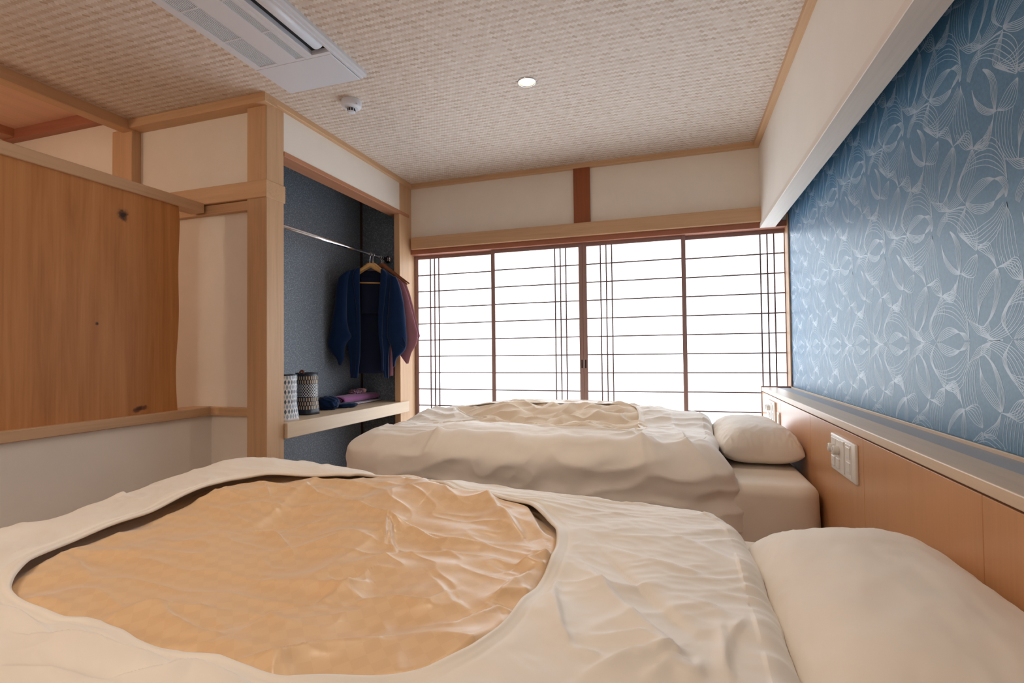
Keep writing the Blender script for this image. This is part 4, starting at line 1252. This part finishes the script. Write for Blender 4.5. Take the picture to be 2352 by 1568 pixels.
def Zq(x, y, r, rh):
    fr_ = r / rh
    # sinks towards the opening's edge on the far and foot side
    a = np.arctan2(y - CN[1], x - CN[0])
    ad = lambda c_: np.abs(np.angle(np.exp(1j * (a - c_))))
    dev = np.exp(-(ad(3.0) / 0.55) ** 2) + 0.75 * np.exp(-(ad(0.72) / 0.36) ** 2)
    fit = np.exp(-(ad(1.80) / 0.65) ** 4)
    z = Zn(x, y) - 0.012 + 0.013 * fit * sm(0.6, 0.95, fr_) - 0.013 * dev * sm(0.86, 1.04, fr_) - 0.016 * sm(0.97, 1.06, fr_)
    body = 0.022 * fbm(x * 4.2, y * 4.2, 2, 51) + 0.004 * fbm(x * 9, y * 9, 2, 61) + 0.009 * (ridge(x * 2.6 + y * 2.2, y * 6.5 - x * 2.4, 73, 1.7) - 0.25) * sm(-0.35, 0.15, pn(x * 3, y * 3, 75)) + 0.004 * (ridge(x * 5 - y * 2, y * 12 + x * 3, 77, 2.0) - 0.2)
    z = z + (body + creases(x, y, CR_Q, 0.55)) * (1 - sm(0.97, 1.04, fr_))
    return z


nr_ = 130
V = []
for f in np.linspace(0.004, 1.14, nr_):
    x = CN[0] + rh1 * f * np.cos(th1); y = CN[1] + rh1 * f * np.sin(th1)
    V.append(np.c_[x, y, Zq(x, y, rh1 * f, rh1)])
V = np.vstack(V)
qb = (0, 0, 0.5)
qo = arr('quilt', V, gridf(nr_, len(th1), True) + [tuple(range(len(th1)))[::-1]], M_SATEEN, d1)
qo.o['label'] = 'tan checked sateen quilt inside the cover'

# ---------------------------------------------------------------- far duvet
CF = (-0.62, 2.74)


def Zf(x, y):
    z = 0.628 + 0.022 * np.exp(-((y - 2.44) / 0.13) ** 2) + 0.058 * sm(2.78, 3.08, y)
    z = z - 0.035 * sm(-0.95, -1.5, x) - 0.03 * sm(-0.3, 0.12, x) - 0.016 * np.exp(-(((x + 0.7) / 0.5) ** 2 + ((y - 2.74) / 0.2) ** 2))
    return z + 0.006 * fbm(x * 3, y * 3, 2, 15)


RIM2 = [(1008, 968), (1050, 952), (1115, 940), (1250, 935), (1355, 935), (1430, 950), (1462, 974), (1440, 988), (1350, 985), (1200, 976), (1100, 970)]
rim2 = refine(RIM2, Zf)
CF = tuple(rim2.mean(0))
CR_F = [([(975, 1000), (1010, 985), (1080, 975)], 0.008, 0.02), ([(1540, 960), (1580, 1010), (1610, 1060)], 0.008, 0.01), ([(1480, 1000), (1560, 1020), (1640, 1035)], 0.006, 0.01),
        ([(1400, 985), (1480, 1005), (1560, 1030)], 0.007, 0.012)]


def wr_far(x, y):
    right = sm(-0.5, -0.1, x)
    h = 0.006 * right * (ridge(x * 4 + y * 2, y * 12 - x * 5, 23) - 0.4) + 0.007 * fbm(x * 6, y * 6, 3, 33)
    foot = sm(-1.0, -1.35, x)
    h = h + 0.009 * foot * (ridge(x * 3, y * 10 + x * 3, 27) - 0.4)
    d_ = np.hypot((x - CF[0]) / 0.62, (y - CF[1]) / 0.33)
    return h + 0.010 * np.exp(-((d_ - 1) / 0.3) ** 2) * (ridge(x * 7, y * 9, 39) - 0.3) + creases(x, y, CR_F, 0.63)


def side_far(arc, dn, x, y):
    s = 0.030 * fbm(arc * 3.1 + dn * 2.2, dn * 4.0 - arc * 0.8, 3, 44) + 0.014 * (ridge(arc * 5 + dn * 5, dn * 7 - arc * 2.0, 46) - 0.4)
    return s + 0.03 * sm(0.0, 0.1, dn) * (1 - sm(0.10, 0.24, dn))


d2 = thing('duvet', (-0.66, 2.75, 0.47), 'far duvet by the shoji, its cream cover opening crumpled', 'duvet')
V, F, th2, rh2 = duvet(CF, (0.125 - CF[0], CF[0] + 1.53, 3.14 - CF[1], CF[1] - 2.30), rim2, Zf, wr_far, side_far, 0.14, 0.21, 0.480, NT_=760, n1=80, n2=48, pw=8.0, flare=0.35)
arr('cover', V, F, M_SHEET, d2)
V = []
for f in np.linspace(0.004, 1.25, 90):
    x = CF[0] + rh2 * f * np.cos(th2[::1]); y = CF[1] + rh2 * f * np.sin(th2)
    e = 1 - sm(1.0, 1.2, f)
    cr_ = 0.062 * (np.abs(pn(x * 3.1 + y * 1.5, y * 5.0 - x, 81)) - 0.22) + 0.036 * (np.abs(pn(x * 6.5 - y * 5, y * 8 + 2 * x, 83)) - 0.22) + 0.014 * (ridge(x * 5 + y * 3, y * 9 - x * 3, 89, 1.6) - 0.3)
    z = Zf(x, y) - 0.002 - 0.022 * sm(1.05, 1.22, f) + e * (cr_ - 0.003)
    V.append(np.c_[x, y, z])
V = np.vstack(V)
M_QUILT2 = mat_cloth('crumpled_cream_quilt', lin(236, 219, 198), 0.7, 0.2)
arr('crumpled_quilt', V, gridf(90, len(th2), True) + [tuple(range(len(th2)))[::-1]], M_QUILT2, d2)


# ---------------------------------------------------------------- pillows
def pillow(c, hx, hy, h, zb, label, seed, rot=0.0, tilt=0.0, fold=0.0, skewz=0.0, n=90, m=130, pv=(4.5, 0.42, 3.0, 0.52)):
    us = np.sin(np.linspace(-1, 1, n) * math.pi / 2); vs_ = np.sin(np.linspace(-1, 1, m) * math.pi / 2)
    U, Vv = np.meshgrid(us, vs_, indexing='ij')
    pin = 1 - 0.07 * (1 - U ** 2) * 0
    X = hx * U * (1 - 0.085 * (1 - Vv ** 2) * 0 - 0.07 * np.abs(Vv) ** 3 * 0); Yy = hy * Vv
    X = hx * U * (1 - 0.10 * (1 - np.abs(Vv)) * np.abs(U) ** 3 * 0.4); Yy = hy * Vv * (1 - 0.10 * (1 - np.abs(U)) * np.abs(Vv) ** 3 * 0.6)
    prof = np.clip((1 - np.abs(U) ** pv[2]), 0, 1) ** pv[3] * np.clip((1 - np.abs(Vv) ** pv[0]), 0, 1) ** pv[1]
    X = X * (1 - 0.10 * np.abs(Vv) ** 5); Yy = Yy * (1 - 0.06 * np.abs(U) ** 5)
    wr_ = 0.006 * fbm(U * 2.0, Vv * 2.4, 3, seed) * (prof ** 0.5)
    edge_ = (np.abs(U) ** 4 + np.abs(Vv) ** 4)
    wr_ = wr_ + 0.006 * np.clip(edge_, 0, 1) * np.clip(prof * 3, 0, 1) * (ridge(U * 2.5 + Vv * 5, Vv * 3 - U * 6, seed + 3) - 0.4)
    top = prof * h * 0.66 + wr_; bot = -prof * h * 0.34
    def place(X, Yy, Z):
        Z = Z + h * 0.34 + skewz * (X / hx) ; Z = np.maximum(Z, 0.001 + 0.004 * (1 - prof))
        cr, sr = math.cos(rot), math.sin(rot)
        return np.c_[(X * cr - Yy * sr + c[0]).ravel(), (X * sr + Yy * cr + c[1]).ravel(), (Z + zb).ravel()]
    T = place(X, Yy, top); B = place(X, Yy, bot)
    F = gridf(n, m); off = len(T)
    F2 = [tuple(q + off for q in f[::-1]) for f in F]
    V = np.vstack([T, B])
    bm = bmesh.new(); vv = [bm.verts.new(p_) for p_ in V]
    for f in F + F2: bm.faces.new([vv[q] for q in f])
    bmesh.ops.remove_doubles(bm, verts=bm.verts[:], dist=0.0006)
    t = obj('pillow', bm, M_PILLOW, None, True)
    tag(t, label, 'pillow')
    return t


p1 = pillow((0.340, 1.03), 0.195, 0.41, 0.152, 0.474, 'plump cream pillow tucked against the near duvet and the headboard', 5, skewz=0.018, pv=(3.2, 0.55, 2.3, 0.60))
p2 = pillow((0.352, 2.86), 0.183, 0.35, 0.182, 0.474, 'cream pillow on the far bed below the shoji', 9, rot=0.03)
